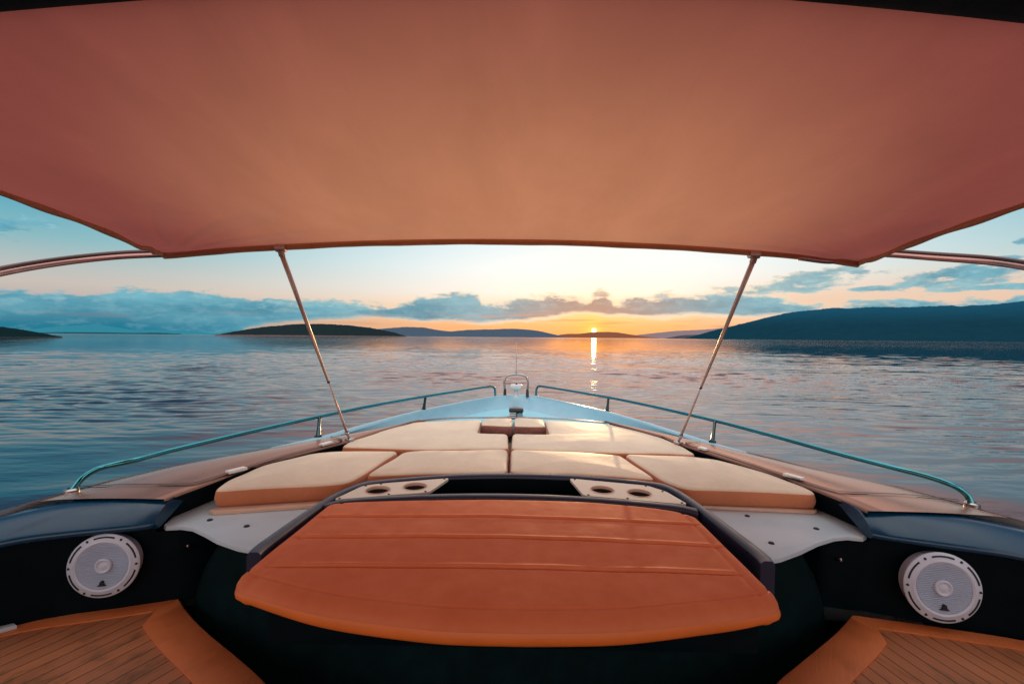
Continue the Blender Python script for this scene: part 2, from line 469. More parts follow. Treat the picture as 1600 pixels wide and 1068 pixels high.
# ------------------------------------------------------------------ sky, sun
SUN_AZ, SUN_EL = 10.19, 0.86
def world():
    w = bpy.data.worlds.new('World'); bpy.context.scene.world = w; w.use_nodes = True
    t = NT(w.node_tree); t.n.clear()
    out = t.n.new('ShaderNodeOutputWorld')
    sky = t.n.new('ShaderNodeTexSky'); sky.sky_type = 'NISHITA'; sky.sun_disc = False
    sky.sun_elevation = R(SUN_EL); sky.sun_rotation = R(SUN_AZ); sky.dust_density = 2.5; sky.ozone_density = 2
    b1 = t.n.new('ShaderNodeBackground'); b1.inputs[1].default_value = .05
    t.l.new(sky.outputs[0], b1.inputs[0])
    D = t.vmath('NORMALIZE', t.coord('Generated'))
    x, y, z = t.sep(D)
    az = t.math('MULTIPLY', t.math('ARCTAN2', x, y), 57.29578)
    el = t.math('MULTIPLY', t.math('ARCSINE', z), 57.29578)
    q = R(SUN_AZ); e = R(SUN_EL)
    S = (math.sin(q) * math.cos(e), math.cos(q) * math.cos(e), math.sin(e))
    ang = t.math('MULTIPLY', t.math('ARCCOSINE', t.math('MINIMUM', t.vmath('DOT_PRODUCT', D, S), 1.0)), 57.29578)
    daz = t.math('ABSOLUTE', t.math('SUBTRACT', az, SUN_AZ))
    e01 = t.math('DIVIDE', t.math('MAXIMUM', el, 0), 90)
    k = lambda d: d / 90
    near = t.ramp(e01, [(k(0), (1.0, .46, .14)), (k(1.6), (1.0, .50, .22)), (k(3.2), (.98, .66, .42)), (k(5.5), (.93, .86, .78)), (k(8.5), (.86, .92, .91)), (k(12), (.72, .86, .89)),
                        (k(16), (2.0, 1.25, .90)), (k(23), (1.25, .78, .64)), (k(33), (.42, .38, .44)), (k(50), (1.1, 1.1, 1.1)), (k(66), (2.3, 2.2, 2.1)), (k(90), (1.7, 1.75, 1.8))])
    side = t.ramp(e01, [(k(0), (.16, .32, .40)), (k(2.5), (.45, .40, .40)), (k(4.5), (.56, .50, .46)), (k(6), (.46, .50, .49)), (k(8.5), (.23, .46, .51)), (k(12), (.075, .37, .49)),
                        (k(15), (.09, .15, .24)), (k(20), (.09, .10, .17)), (k(29), (.035, .10, .18)), (k(48), (.35, .42, .50)), (k(66), (1.8, 1.82, 1.82)), (k(90), (1.7, 1.75, 1.8))])
    back = t.ramp(e01, [(0, (1.5, 1.2, 1.12)), (k(15), (1.75, 1.45, 1.42)), (k(40), (1.1, 1.1, 1.15)), (1, (1.7, 1.75, 1.8))])
    fs = t.smooth(daz, 8, 58)
    base = t.mix(fs, near, side)
    base = t.mix(t.smooth(daz, 75, 140), base, back)
    # the right-hand side of the sunset keeps a peach tone low down
    rt = t.math('MULTIPLY', t.smooth(az, 18, 34), t.math('MULTIPLY', t.smooth(el, 7.5, 4, 0, 1), t.smooth(az, 95, 60, 0, 1)))
    base = t.mix(t.math('MULTIPLY', rt, .8), base, (.80, .56, .42))
    # glow
    g1 = t.math('EXPONENT', t.math('MULTIPLY', ang, -1 / 1.9))
    g2 = t.math('EXPONENT', t.math('MULTIPLY', ang, -1 / .55))
    base = t.mix(t.math('MULTIPLY', g1, .95), base, (1.35, .56, .06))
    # clouds in azimuth / elevation
    cv = t.comb(t.math('MULTIPLY', az, .20), t.math('MULTIPLY', el, .75), 3.7)
    n1 = t.noise(cv, 1.0, 7, .62, .25)
    n2 = t.noise(t.vmath('ADD', cv, (7, 3, 0)), .55, 5, .55)
    nn = t.math('SUBTRACT', n1, .5)
    nf = t.math('SUBTRACT', t.noise(t.comb(t.math('MULTIPLY', az, .62), t.math('MULTIPLY', el, 1.5), 1.3), 1.0, 4, .6), .5)
    a01 = t.lin(az, -55, 55)
    ca = lambda L: [((a + 55) / 110, v / 10) for a, v in L]
    T = t.math('MULTIPLY', t.curve(a01, ca([(-55, 3.3), (-48.4, 3.45), (-44.5, 3.5), (-40.2, 4.15), (-35.1, 4.3), (-32.3, 4.1), (-29.4, 3.6), (-26.2, 3.4), (-22.9, 3.8), (-15.7, 3.7), (-12.7, 4.4), (-9.6, 5.15), (-6.9, 5.5),
              (-4.5, 5.0), (-3.2, 4.2), (-.9, 4.4), (2.4, 5.0), (5.6, 5.15), (7.6, 5.0), (9.3, 4.5), (10.7, 5.4), (11.8, 5.2), (12.8, 4.1), (14.5, 4.7), (17.1, 4.8), (19.3, 5.2), (22.1, 5.2), (24.8, 5.4), (28.7, 5.0), (31.1, 4.3), (35, 3.6), (39.1, 3.7), (43.7, 3.25), (48.3, 3.5), (55, 3.5)])), 10)
    B = t.math('MULTIPLY', t.curve(a01, ca([(-55, -3), (-40, -3), (-33, -.6), (-28, 1.3), (-24, 1.9), (-18.7, 2.1), (-9.6, 2.0), (-4.8, 1.75), (0, 1.95), (4, 2.4), (7.2, 2.9), (9, 3.2), (10.6, 3.0), (12.6, 2.7), (15.7, 2.6), (20, 2.6), (28, 2.5), (35, 2.8), (40, 2.9), (48.3, 2.6), (55, 2.5)])), 10)
    up = t.smooth(t.math('ADD', t.math('SUBTRACT', T, el), t.math('ADD', t.math('MULTIPLY', nn, 3.0), t.math('MULTIPLY', nf, 1.7))), -.45, .48)
    dn = t.smooth(t.math('ADD', t.math('SUBTRACT', el, B), t.math('MULTIPLY', nn, 1.6)), -.35, .45)
    bank = t.math('MULTIPLY', up, dn)
    def blob(a0, e0, ra, re, tilt, amp=4.2):
        da = t.math('SUBTRACT', az, a0)
        de = t.math('SUBTRACT', t.math('SUBTRACT', el, e0), t.math('MULTIPLY', da, tilt))
        r2 = t.math('ADD', t.math('POWER', t.math('DIVIDE', da, ra), 2), t.math('POWER', t.math('DIVIDE', de, re), 2))
        return t.smooth(t.math('ADD', t.math('SUBTRACT', 1, r2), t.math('ADD', t.math('MULTIPLY', nn, amp), t.math('MULTIPLY', nf, 2.4))), -.25, .85)
    mask = bank
    for bl in ((33.6, 6.0, 6.2, 1.15, .10), (27.5, 5.2, 3.5, .9, .05), (43.2, 5.6, 4.2, 1.1, .10), (46.5, 7.0, 1.6, .35, .05), (46, 4.6, 4, .3, 0), (49.5, 8.5, 2.2, .5, .2), (38.5, 5.0, 2.5, .35, 0), (10.9, 5.35, 1.3, 1.0, 0), (-60, 9, 14, 2, 0), (70, 9, 14, 2, 0)):
        mask = t.math('MAXIMUM', mask, t.math('MULTIPLY', blob(*bl), .92))
    # thin streaks under the bank, close to the sun
    st = t.noise(t.comb(t.math('MULTIPLY', az, .10), t.math('MULTIPLY', el, 1.9), 9), 1.3, 4, .5)
    streak = t.math('MULTIPLY', t.smooth(st, .53, .66), t.math('MULTIPLY', t.smooth(el, .9, 1.5), t.smooth(el, 3.4, 2.4, 0, 1)))
    # colours: teal away from the sun, grey-mauve near, lit rims
    thick = t.math('MULTIPLY', mask, t.smooth(n2, .25, .75, .45, 1))
    ccol = t.mix(t.smooth(daz, 0, 16), (.10, .18, .24), t.mix(t.smooth(n2, .3, .7), (.035, .25, .37), (.15, .44, .55)))
    low = t.smooth(el, 3.4, .6, 0, 1)
    ccol = t.mix(t.math('MULTIPLY', t.math('MULTIPLY', low, t.smooth(az, -20, -46)), .9), ccol, (.006, .17, .27))
    ccol = t.mix(t.math('MULTIPLY', t.smooth(nf, -.05, .22), t.smooth(t.math('SUBTRACT', T, el), 1.6, -.2, .25, .75)), ccol, (.30, .53, .59))
    rim = t.math('MULTIPLY', t.math('MULTIPLY', mask, t.math('SUBTRACT', 1, mask)), t.smooth(daz, 45, 4, 0, 2.6))
    cm = t.smooth(t.math('MULTIPLY', mask, t.smooth(n2, .2, .6, .78, 1)), 0, .72)
    col = t.mix(cm, base, ccol)
    col = t.mix(t.math('MULTIPLY', streak, t.smooth(daz, 40, 10, .1, .6)), col, (.62, .27, .14))
    col = t.mix(rim, col, (1.0, .82, .60))
    col = t.mix(t.math('MULTIPLY', g2, .9), col, (1.8, 1.0, .25))
    disc = t.smooth(ang, .34, .16, 0, 1)
    col = t.mix(disc, col, (9, 6.5, 3))
    below = t.smooth(el, -1.5, -.2)
    col = t.mix(below, (.02, .05, .07), col)
    b2 = t.n.new('ShaderNodeBackground'); t.put(b2.inputs[0], col); b2.inputs[1].default_value = 1.0
    ad = t.n.new('ShaderNodeAddShader'); t.l.new(b1.outputs[0], ad.inputs[0]); t.l.new(b2.outputs[0], ad.inputs[1])
    t.l.new(ad.outputs[0], out.inputs[0])
    w.cycles.sampling_method = 'MANUAL'; w.cycles.sample_map_resolution = 1024
world()
sd = bpy.data.lights.new('sun', 'SUN'); sd.energy = 2.2; sd.angle = R(.53); sd.color = (1, .62, .30)
so = bpy.data.objects.new('sun', sd); C.objects.link(so)
so.rotation_euler = Vector((-math.sin(R(SUN_AZ)), -math.cos(R(SUN_AZ)), -math.tan(R(SUN_EL)))).to_track_quat('-Z', 'Y').to_euler()

# ------------------------------------------------------------------ sea
def sea():
    rs = [0.4]
    while rs[-1] < 420: rs.append(rs[-1] * 1.0050 + .003)
    fine = len(rs)
    while rs[-1] < 60000: rs.append(rs[-1] * 1.12)
    az = list(np.linspace(-60, 60, 820)) + list(np.linspace(64, 296, 90))
    r = np.array(rs); a = np.radians(np.array(az))
    Rr, A = np.meshgrid(r, a, indexing='ij')
    X, Y = Rr * np.sin(A), Rr * np.cos(A)
    dr = np.gradient(r)[:, None]
    rng = np.random.default_rng(11)
    Z = np.zeros_like(X)
    G = np.zeros_like(X)                     # slow patchiness: calm slicks and ruffled bands
    for _ in range(9):
        th = rng.uniform(0, 2 * np.pi); lam = rng.uniform(9, 40); ph = rng.uniform(0, 6.28)
        G += np.sin(2 * np.pi / lam * (X * np.cos(th) + Y * np.sin(th) * 1.8) + ph)
    G = np.clip(.95 + .45 * G / 2.1, .25, 1.8)
    def waves(n, l0, l1, rms, mean, spread, env, sharp):
        nonlocal Z
        a0 = rms * math.sqrt(2.0 / n)
        for _ in range(n):
            lam = l0 * (l1 / l0) ** rng.random()
            th = np.radians(-90 + rng.normal(mean, spread)); ph = rng.uniform(0, 2 * np.pi)
            amp = a0 * lam / (2 * np.pi)
            falloff = np.clip((lam / (dr * 2.6)) - .6, 0, 1)
            q = 2 * np.pi / lam * (np.cos(th) * X + np.sin(th) * Y) + ph
            Z += amp * falloff * env * (np.sin(q) + sharp * np.sin(2 * q + 1.6))
    sm = lambda a, b: np.clip((Rr - a) / (b - a), 0, 1)
    calm = 1 - .85 * sm(35, 120)
    waves(26, 1.3, 9, .020, 8, 34, calm, .1)
    mid = (.08 + .92 * sm(9, 24)) * (1 - sm(35, 90))
    waves(70, .36, 1.15, .084, 4, 17, mid * G, .35)
    waves(30, .9, 3.0, .034, -8, 24, sm(12, 25) * (1 - sm(45, 110)) * G, .2)
    nr, na = X.shape
    co = np.stack([X, Y, Z], -1).reshape(-1, 3).astype(np.float32)
    i, j = np.meshgrid(np.arange(nr - 1), np.arange(na), indexing='ij')
    j2 = (j + 1) % na
    q = np.stack([i * na + j, i * na + j2, (i + 1) * na + j2, (i + 1) * na + j], -1).reshape(-1, 4)[:, ::-1].astype(np.int32)
    me = bpy.data.meshes.new('water')
    me.vertices.add(len(co)); me.vertices.foreach_set('co', co.ravel())
    me.loops.add(q.size); me.loops.foreach_set('vertex_index', np.ascontiguousarray(q).ravel())
    me.polygons.add(len(q)); me.polygons.foreach_set('loop_start', np.arange(0, q.size, 4, dtype=np.int32))
    me.polygons.foreach_set('use_smooth', np.ones(len(q), dtype=bool))
    me.update(calc_edges=True)
    o = link('water', me, M['water'])
    if me.polygons[len(q) // 2].normal.z < 0: me.flip_normals()
    o.location = (0, 0, WZ)
    setp(o, 'calm rippled sea reflecting the sunset', 'water', kind='structure')
sea()

# ------------------------------------------------------------------ land
def ridge(name, label, prof, D, depth, material, ztop, rough=.05, cat='hill', seed=0, fine=.05):
    """land with the given skyline: (azimuth, elevation) pairs in degrees seen from the boat, at distance D"""
    a0, a1 = prof[0][0], prof[-1][0]
    n = int((a1 - a0) / fine) + 2
    rows = 15
    V = []
    xs = [p[0] for p in prof]; ys = [p[1] for p in prof]
    for i in range(n):
        a = a0 + (a1 - a0) * i / (n - 1)
        e = float(np.interp(a, xs, ys))
        # smooth the polyline
        e = (e + float(np.interp(a - .6, xs, ys)) + float(np.interp(a + .6, xs, ys))) / 3 if 0 < i < n - 1 else e
        H = max(0.0, D * math.tan(R(e)) - WZ)
        end = min(1, min(i, n - 1 - i) / 6)
        for k in range(rows):
            s = -1 + 2 * k / (rows - 1)
            p = Vector((math.sin(R(a)), math.cos(R(a)), 0)) * (D + s * depth * (.35 + .65 * min(1, H / ztop)))
            nz = noise.fractal(Vector((p.x / ztop * 1.2 + seed, p.y / ztop * .6, seed)), 1.0, 2.0, 5)
            shape = (1 - abs(s) ** 1.7)
            z = H * shape * (1 + rough * nz * end * (1 if k != rows // 2 else .7))
            z += ((.055 * abs(noise.noise(Vector((p.x / ztop * 9, p.y / ztop * 9, seed)))) + .035 * abs(noise.noise(Vector((p.x / ztop * 31, p.y / ztop * 31, seed))))) * ztop * end * (1 if D < 2000 else .35) if 0 < k < rows - 1 else 0)
            if k in (0, rows - 1) or i in (0, n - 1): z = -ztop * .03 - .3
            V.append((p.x, p.y, WZ + z))
    F = [(i * rows + k, (i + 1) * rows + k, (i + 1) * rows + k + 1, i * rows + k + 1) for i in range(n - 1) for k in range(rows - 1)]
    base = Vector((math.sin(R((a0 + a1) / 2)), math.cos(R((a0 + a1) / 2)), 0)) * D + Vector((0, 0, WZ))
    V = [Vector(v) - base for v in V]
    o = mk(name, V, F, material)
    o.location = base
    setp(o, label, cat, kind='structure')
    return o
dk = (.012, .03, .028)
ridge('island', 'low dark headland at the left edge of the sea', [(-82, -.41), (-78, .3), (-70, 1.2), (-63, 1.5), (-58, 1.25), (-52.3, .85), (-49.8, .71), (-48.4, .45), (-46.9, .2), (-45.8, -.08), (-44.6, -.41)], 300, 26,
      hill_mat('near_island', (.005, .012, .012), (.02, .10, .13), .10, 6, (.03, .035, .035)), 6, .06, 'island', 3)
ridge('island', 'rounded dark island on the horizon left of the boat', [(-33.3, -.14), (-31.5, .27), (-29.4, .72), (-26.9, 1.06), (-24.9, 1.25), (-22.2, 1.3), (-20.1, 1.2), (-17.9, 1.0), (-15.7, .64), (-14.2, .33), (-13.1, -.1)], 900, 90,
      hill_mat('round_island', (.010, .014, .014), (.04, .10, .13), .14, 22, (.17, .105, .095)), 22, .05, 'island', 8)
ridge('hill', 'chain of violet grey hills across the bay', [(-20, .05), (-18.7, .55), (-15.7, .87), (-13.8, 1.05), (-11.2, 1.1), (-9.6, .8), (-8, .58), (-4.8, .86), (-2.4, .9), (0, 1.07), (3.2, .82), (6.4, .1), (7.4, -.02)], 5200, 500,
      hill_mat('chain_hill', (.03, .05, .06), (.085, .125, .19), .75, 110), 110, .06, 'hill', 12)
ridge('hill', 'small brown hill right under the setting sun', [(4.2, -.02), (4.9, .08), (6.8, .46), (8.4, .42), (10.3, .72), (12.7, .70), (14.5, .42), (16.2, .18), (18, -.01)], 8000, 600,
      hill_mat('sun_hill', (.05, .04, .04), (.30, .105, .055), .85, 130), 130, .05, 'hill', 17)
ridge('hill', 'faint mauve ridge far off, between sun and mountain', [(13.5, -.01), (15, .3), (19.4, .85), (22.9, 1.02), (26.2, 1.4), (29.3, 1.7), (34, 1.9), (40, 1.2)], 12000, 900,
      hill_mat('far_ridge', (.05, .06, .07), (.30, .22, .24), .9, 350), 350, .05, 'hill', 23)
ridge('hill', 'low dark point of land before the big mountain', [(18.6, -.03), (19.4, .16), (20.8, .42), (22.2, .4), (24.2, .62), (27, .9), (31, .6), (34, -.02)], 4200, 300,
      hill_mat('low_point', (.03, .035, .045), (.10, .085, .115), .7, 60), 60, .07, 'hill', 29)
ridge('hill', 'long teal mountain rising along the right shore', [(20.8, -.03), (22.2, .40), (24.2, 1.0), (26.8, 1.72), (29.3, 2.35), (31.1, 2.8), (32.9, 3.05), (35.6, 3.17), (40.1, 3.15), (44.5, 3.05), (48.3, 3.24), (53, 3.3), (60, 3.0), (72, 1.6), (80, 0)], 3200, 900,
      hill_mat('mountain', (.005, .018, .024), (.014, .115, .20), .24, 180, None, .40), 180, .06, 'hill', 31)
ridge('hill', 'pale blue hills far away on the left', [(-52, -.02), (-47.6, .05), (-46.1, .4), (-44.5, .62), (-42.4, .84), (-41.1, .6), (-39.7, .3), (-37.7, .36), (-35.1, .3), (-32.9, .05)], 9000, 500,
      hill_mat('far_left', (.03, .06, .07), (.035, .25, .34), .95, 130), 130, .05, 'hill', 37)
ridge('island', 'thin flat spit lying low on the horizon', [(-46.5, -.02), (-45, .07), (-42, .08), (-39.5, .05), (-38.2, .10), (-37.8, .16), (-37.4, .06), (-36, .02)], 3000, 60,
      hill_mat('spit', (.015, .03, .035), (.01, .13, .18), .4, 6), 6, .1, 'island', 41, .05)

# ------------------------------------------------------------------ yacht: plan lines (metres; x to starboard, y forward; L = port, Q = starboard)
DZ = -.600
OUT_L = [(-1.74, 1.30), (-1.70, 1.42), (-1.665, 1.55), (-1.64, 1.68), (-1.60, 1.82), (-1.52, 2.00), (-1.40, 2.19), (-1.30, 2.34), (-1.107, 2.63), (-.99, 2.95), (-.85, 3.33), (-.69, 3.69), (-.50, 4.03), (-.32, 4.34), (-.15, 4.58), (-.05, 4.67)]
OUT_R = [(1.90, 1.36), (1.86, 1.55), (1.80, 1.70), (1.76, 1.82), (1.69, 1.98), (1.60, 2.08), (1.48, 2.26), (1.36, 2.48), (1.22, 2.72), (1.10, 3.02), (.96, 3.42), (.80, 3.79), (.60, 4.14), (.42, 4.44), (.26, 4.66), (.15, 4.72)]
TIP = (.055, 4.745)
IN_L = [(-1.215, 1.60), (-1.205, 1.66), (-1.185, 1.76), (-1.14, 2.03), (-1.02, 2.27), (-.90, 2.52), (-.81, 2.82), (-.675, 3.14)]
IN_R = [(1.300, 1.64), (1.298, 1.70), (1.28, 1.80), (1.235, 2.05), (1.105, 2.35), (1.005, 2.61), (.955, 2.84), (.72, 3.28)]
BR_L = [(-1.665, 1.55), (-1.64, 1.68), (-1.60, 1.82), (-1.52, 2.00), (-1.40, 2.19), (-1.29, 2.34), (-1.09, 2.60), (-.92, 2.84), (-.75, 3.05), (-.60, 3.23)]
BR_R = [(1.84, 1.60), (1.80, 1.70), (1.76, 1.82), (1.69, 1.98), (1.60, 2.08), (1.48, 2.25), (1.21, 2.69), (1.03, 2.95), (.86, 3.17), (.68, 3.37)]

yacht = thing('yacht', 'motor yacht with blue-tinted white bow and dark bronze side decks, seen from its cockpit', 'yacht', (0, 0, DZ))
v3 = lambda P, z: [Vector((p[0], p[1], z)) for p in P]

# hull: sheer line down to below the water
sheer = v3(OUT_L, DZ) + [Vector((*TIP, DZ))] + v3(OUT_R[::-1], DZ)
sheer = [Vector((-1.80, -4.5, DZ)), Vector((-1.80, .6, DZ))] + sheer + [Vector((1.97, .6, DZ)), Vector((1.97, -4.5, DZ))]
rows = []
for f, z, pull in ((1.0, DZ - .012, 0), (1.012, DZ - .05, 0), (.99, DZ - .4, .1), (.86, DZ - 1.1, .5), (.62, WZ - .35, .95)):
    rows.append([Vector((.055 + (p.x - .055) * f, p.y - pull * max(0, (p.y - 1) / 3.7), z)) for p in sheer])
V, F = loft(rows)
mk('hull', V, F, M['white'], yacht, auto=50)

# side decks: bronze sheets with a rolled outer edge and an engraved joint
def deck(name, inner, outer, label, sgn):
    n = 40
    A, B = resample(v3(inner, DZ), n), resample(v3(outer, DZ), n)
    rows = []
    for k in range(9):
        s = k / 8
        row = []
        for a, b in zip(A, B):
            p = a.lerp(b, s)
            w = (b - a).length
            d = s * w; e = (1 - s) * w
            p = Vector((p.x, p.y, DZ - .018 * max(0, 1 - e / .10) ** 2 + .006 * math.sin(math.pi * s)))
            row.append(p)
        rows.append(row)
    rows.insert(0, [p + Vector((0, 0, -.012)) for p in rows[0]])
    V, F = loft(rows)
    o = mk(name, V, F, M['side_deck'], yacht); o['label'] = label
    return o
deck('side_deck', IN_L, BR_L, 'glossy bronze side deck on the left', -1)
deck('side_deck', IN_R, BR_R, 'glossy bronze side deck on the right', 1)
# dark joint lines let into the side decks
def strip(path, w, z, material, name, par=None):
    P = catmull(v3(path, 0), 6)
    L, Q = [], []
    for i, p in enumerate(P):
        d = (P[min(i + 1, len(P) - 1)] - P[max(0, i - 1)]).normalized(); nn = Vector((-d.y, d.x, 0)) * w / 2
        L.append(Vector((p.x + nn.x, p.y + nn.y, z))); Q.append(Vector((p.x - nn.x, p.y - nn.y, z)))
    V, F = loft([L, Q]); V2 = [v - Vector((0, 0, .006)) for v in V]
    n = len(P)
    Vx = V + V2
    F = F + [tuple(reversed([i + 2 * n for i in f])) for f in F]
    return mk(name, Vx, F, material, par or yacht)
strip([(-1.60, 1.675), (-1.45, 1.712), (-1.24, 1.738), (-1.19, 1.80), (-1.155, 1.93), (-1.08, 2.16), (-.99, 2.36), (-.925, 2.50), (-1.02, 2.585)], .009, DZ + .011, M['slot'], 'deck_joint')
strip([(1.74, 1.75), (1.58, 1.80), (1.36, 1.815), (1.31, 1.845), (1.255, 1.97), (1.16, 2.27), (1.075, 2.50), (1.02, 2.63), (1.12, 2.66)], .009, DZ + .011, M['slot'], 'deck_joint')

# inner coaming walls, deck edge down to the panel
for inner, lab, s in ((IN_L, 'left', -1), (IN_R, 'right', 1)):
    P = resample(v3(inner, DZ), 30)
    rows = []
    for dx, z in ((.004, DZ - .002), (-.002, DZ - .012), (.010, DZ - .04), (.030, DZ - .10), (.034, DZ - .2)):
        rows.append([Vector((p.x - s * (-dx), p.y, z)) for p in P])
    V, F = loft(rows)
    mk('coaming', V, F, M['black'], yacht)

# bow: cap strip, inner bulwark face, sunken fore deck
O = v3(OUT_L[7:], DZ) + [Vector((*TIP, DZ))] + v3(OUT_R[7:][::-1], DZ)
Oc = catmull(O, 4)
I = [(-1.28, 2.30), (-1.08, 2.60), (-.93, 2.86), (-.79, 3.10), (-.70, 3.34), (-.57, 3.66), (-.44, 3.86), (-.30, 4.14), (-.20, 4.29), (-.02, 4.43), (.05, 4.44), (.12, 4.42), (.22, 4.30), (.32, 4.17), (.52, 3.88), (.66, 3.74), (.82, 3.46), (.90, 3.22), (1.05, 2.97), (1.20, 2.74), (1.34, 2.46)]
n = 90
Oo = resample(Oc, n); Ii = resample(catmull(v3(I, -.70), 4), n)
ctr = Vector((.05, 2.2, 0))
def capin(p, d):
    q = Vector((p.x, p.y, 0)) - ctr; L = q.length
    return q * (1 - d / L) + ctr
cap = [[Vector((p.x, p.y, DZ - .03)) for p in Oo],
       [Vector((p.x, p.y, DZ - .004)) for p in Oo],
       [Vector((*capin(p, .012).xy, DZ + .004)) for p in Oo],
       [Vector((*capin(p, .045).xy, DZ + .003)) for p in Oo],
       [Vector((*capin(p, .055).xy, DZ - .008)) for p in Oo]]
for row in cap:
    for k in range(n):
        e = min(k, n - 1 - k)
        if e < 9: row[k].z -= .016 * (1 - e / 9) ** 1.5 + (.02 if e == 0 else 0)
V, F = loft(cap); mk('bulwark_cap', V, F, M['bow'], yacht)
rows = []
for k in range(6):
    s = k / 5
    rows.append([a.lerp(b, s) + Vector((0, 0, -.015 * math.sin(math.pi * s))) for a, b in zip(cap[-1], Ii)])
V, F = loft(rows); mk('bulwark', V, F, M['bow'], yacht)
bd = [Vector((p.x, p.y, -.7)) for p in Ii]
V = bd + [Vector((p.x, p.y, -.703)) for p in bd]
mk('fore_deck', bd, [tuple(range(len(bd)))], M['bow_deck'], yacht)
# front wall and bed under the sun pads
bed = [(-.675, 3.16), (-.45, 3.33), (.02, 3.42), (.45, 3.40), (.72, 3.30), (.95, 2.84), (1.0, 2.61), (1.10, 2.35), (1.23, 2.05), (1.27, 1.92), (.72, 1.86), (0, 1.97), (-.64, 1.80), (-1.165, 1.88), (-1.13, 2.03), (-1.01, 2.27), (-.89, 2.52), (-.80, 2.82)]
V, F = slab(bed, -.688, .10, .004)
mk('sunpad_bed', V, F, M['black'], yacht, auto=40)
strip([(-.66, 3.19), (-.45, 3.345), (.02, 3.43), (.45, 3.41), (.70, 3.31)], .03, -.606, M['navy'], 'sunpad_trim')

# after bulkheads with the sky-tinted black rolled edge
WALL_L = [(-1.08, 1.74), (-1.10, 1.66), (-1.155, 1.60), (-1.22, 1.575), (-1.32, 1.54), (-1.45, 1.49), (-1.60, 1.42), (-1.78, 1.31)]
WALL_R = [(1.13, 1.76), (1.15, 1.67), (1.21, 1.645), (1.30, 1.628), (1.41, 1.59), (1.55, 1.54), (1.72, 1.48), (1.95, 1.38)]
for wall, lab in ((WALL_L, 'left'), (WALL_R, 'right')):
    P = catmull(v3(wall, 0), 5)
    V, F = loft([[Vector((p.x, p.y, z if z < -.705 or abs(p.x) > (1.225 if lab == 'left' else 1.31) else -.705 - (.001 if z < -.69 else 0))) for p in P] for z in (-.655, -.70, -.80, -.96)])
    o = mk('bulkhead', V, F, M['black'], yacht)
    Q = catmull(v3(wall[3:], 0), 6)
    s = -1 if lab == 'left' else 1
    prof = [(.16, -.613), (.125, -.6035), (.075, -.6035), (.052, -.606), (.034, -.612), (.010, -.626), (-.016, -.644), (-.036, -.660), (-.043, -.669), (-.042, -.678), (-.03, -.685), (.0, -.688)]
    rows = []
    for i, p in enumerate(Q):
        # the roll softens toward its inner end
        t = min(1, i / 3); kk = .7 + .3 * math.sin(t * math.pi / 2)
        out = max(0, (i / (len(Q) - 1) - .55) / .45)
        rows.append([Vector((p.x + s * -.012 * (1 - t), p.y + (d * kk if d < 0 else d), z - .055 * out ** 2)) for d, z in prof])
    V, F = loft(rows)
    F.append(tuple(range(len(prof))))
    mk('rolled_edge', V, F, M['blue'], yacht, auto=60)

# light wing panels either side of the console
WING_L = [(-1.194, 1.583), (-1.15, 1.593), (-1.10, 1.582), (-1.03, 1.54), (-.954, 1.49), (-.86, 1.445), (-.771, 1.42), (-.67, 1.42), (-.62, 1.95), (-1.20, 1.95), (-1.225, 1.80), (-1.236, 1.68), (-1.215, 1.60)]
WING_R = [(1.272, 1.622), (1.225, 1.632), (1.17, 1.62), (1.08, 1.575), (.98, 1.51), (.88, 1.455), (.79, 1.425), (.67, 1.42), (.66, 1.96), (1.30, 1.96), (1.325, 1.80), (1.328, 1.70), (1.30, 1.64)]
wings = []
for w, lab, scr in ((WING_L, 'left', [(-1.082, 1.645), (-.922, 1.60), (-.884, 1.763)]), (WING_R, 'right', [(1.151, 1.69), (.909, 1.56), (.95, 1.80)])):
    V, F = slab(w, -.690, .014, .004)
    o = mk('wing_panel', V, F, M['wing'], yacht, auto=40)
    for x, y in scr:
        V, F = lathe([(0.0001, .004), (.008, .003), (.010, .0), (.010, -.004)], 14, (x, y, -.689))
        mk('screw', V, F, M['slot'], o)
# concave plinth below wings and console, dark well floor
PL = [(-1.10, 1.70), (-1.06, 1.60), (-.95, 1.53), (-.80, 1.47), (-.55, 1.42), (-.3, 1.38), (0, 1.37), (.3, 1.38), (.55, 1.42), (.82, 1.48), (.98, 1.55), (1.10, 1.63), (1.14, 1.72)]
P = catmull(v3(PL, 0), 5)
V, F = loft([[Vector((p.x * k, p.y + d, z)) for p in P] for z, k, d in ((-.704, .92, -.02), (-.78, .97, .0), (-.86, 1.02, .02), (-.96, 1.055, .025), (-1.16, 1.07, .02))])
mk('seat_plinth', V, F, M['well'], yacht)
V, F = boxvf((0.05, -1.3, -1.19), (3.5, 6.4, .06)); mk('cockpit_floor', V, F, M['well'], yacht, smooth=False)
V, F = boxvf((0.05, -4.47, -.86), (3.6, .06, .6)); mk('transom', V, F, M['black'], yacht, smooth=False)
for x in (-1.77, 1.94):
    V, F = boxvf((x, -1.65, -.87), (.06, 5.6, .56)); mk('bulwark_side', V, F, M['black'], yacht, smooth=False)

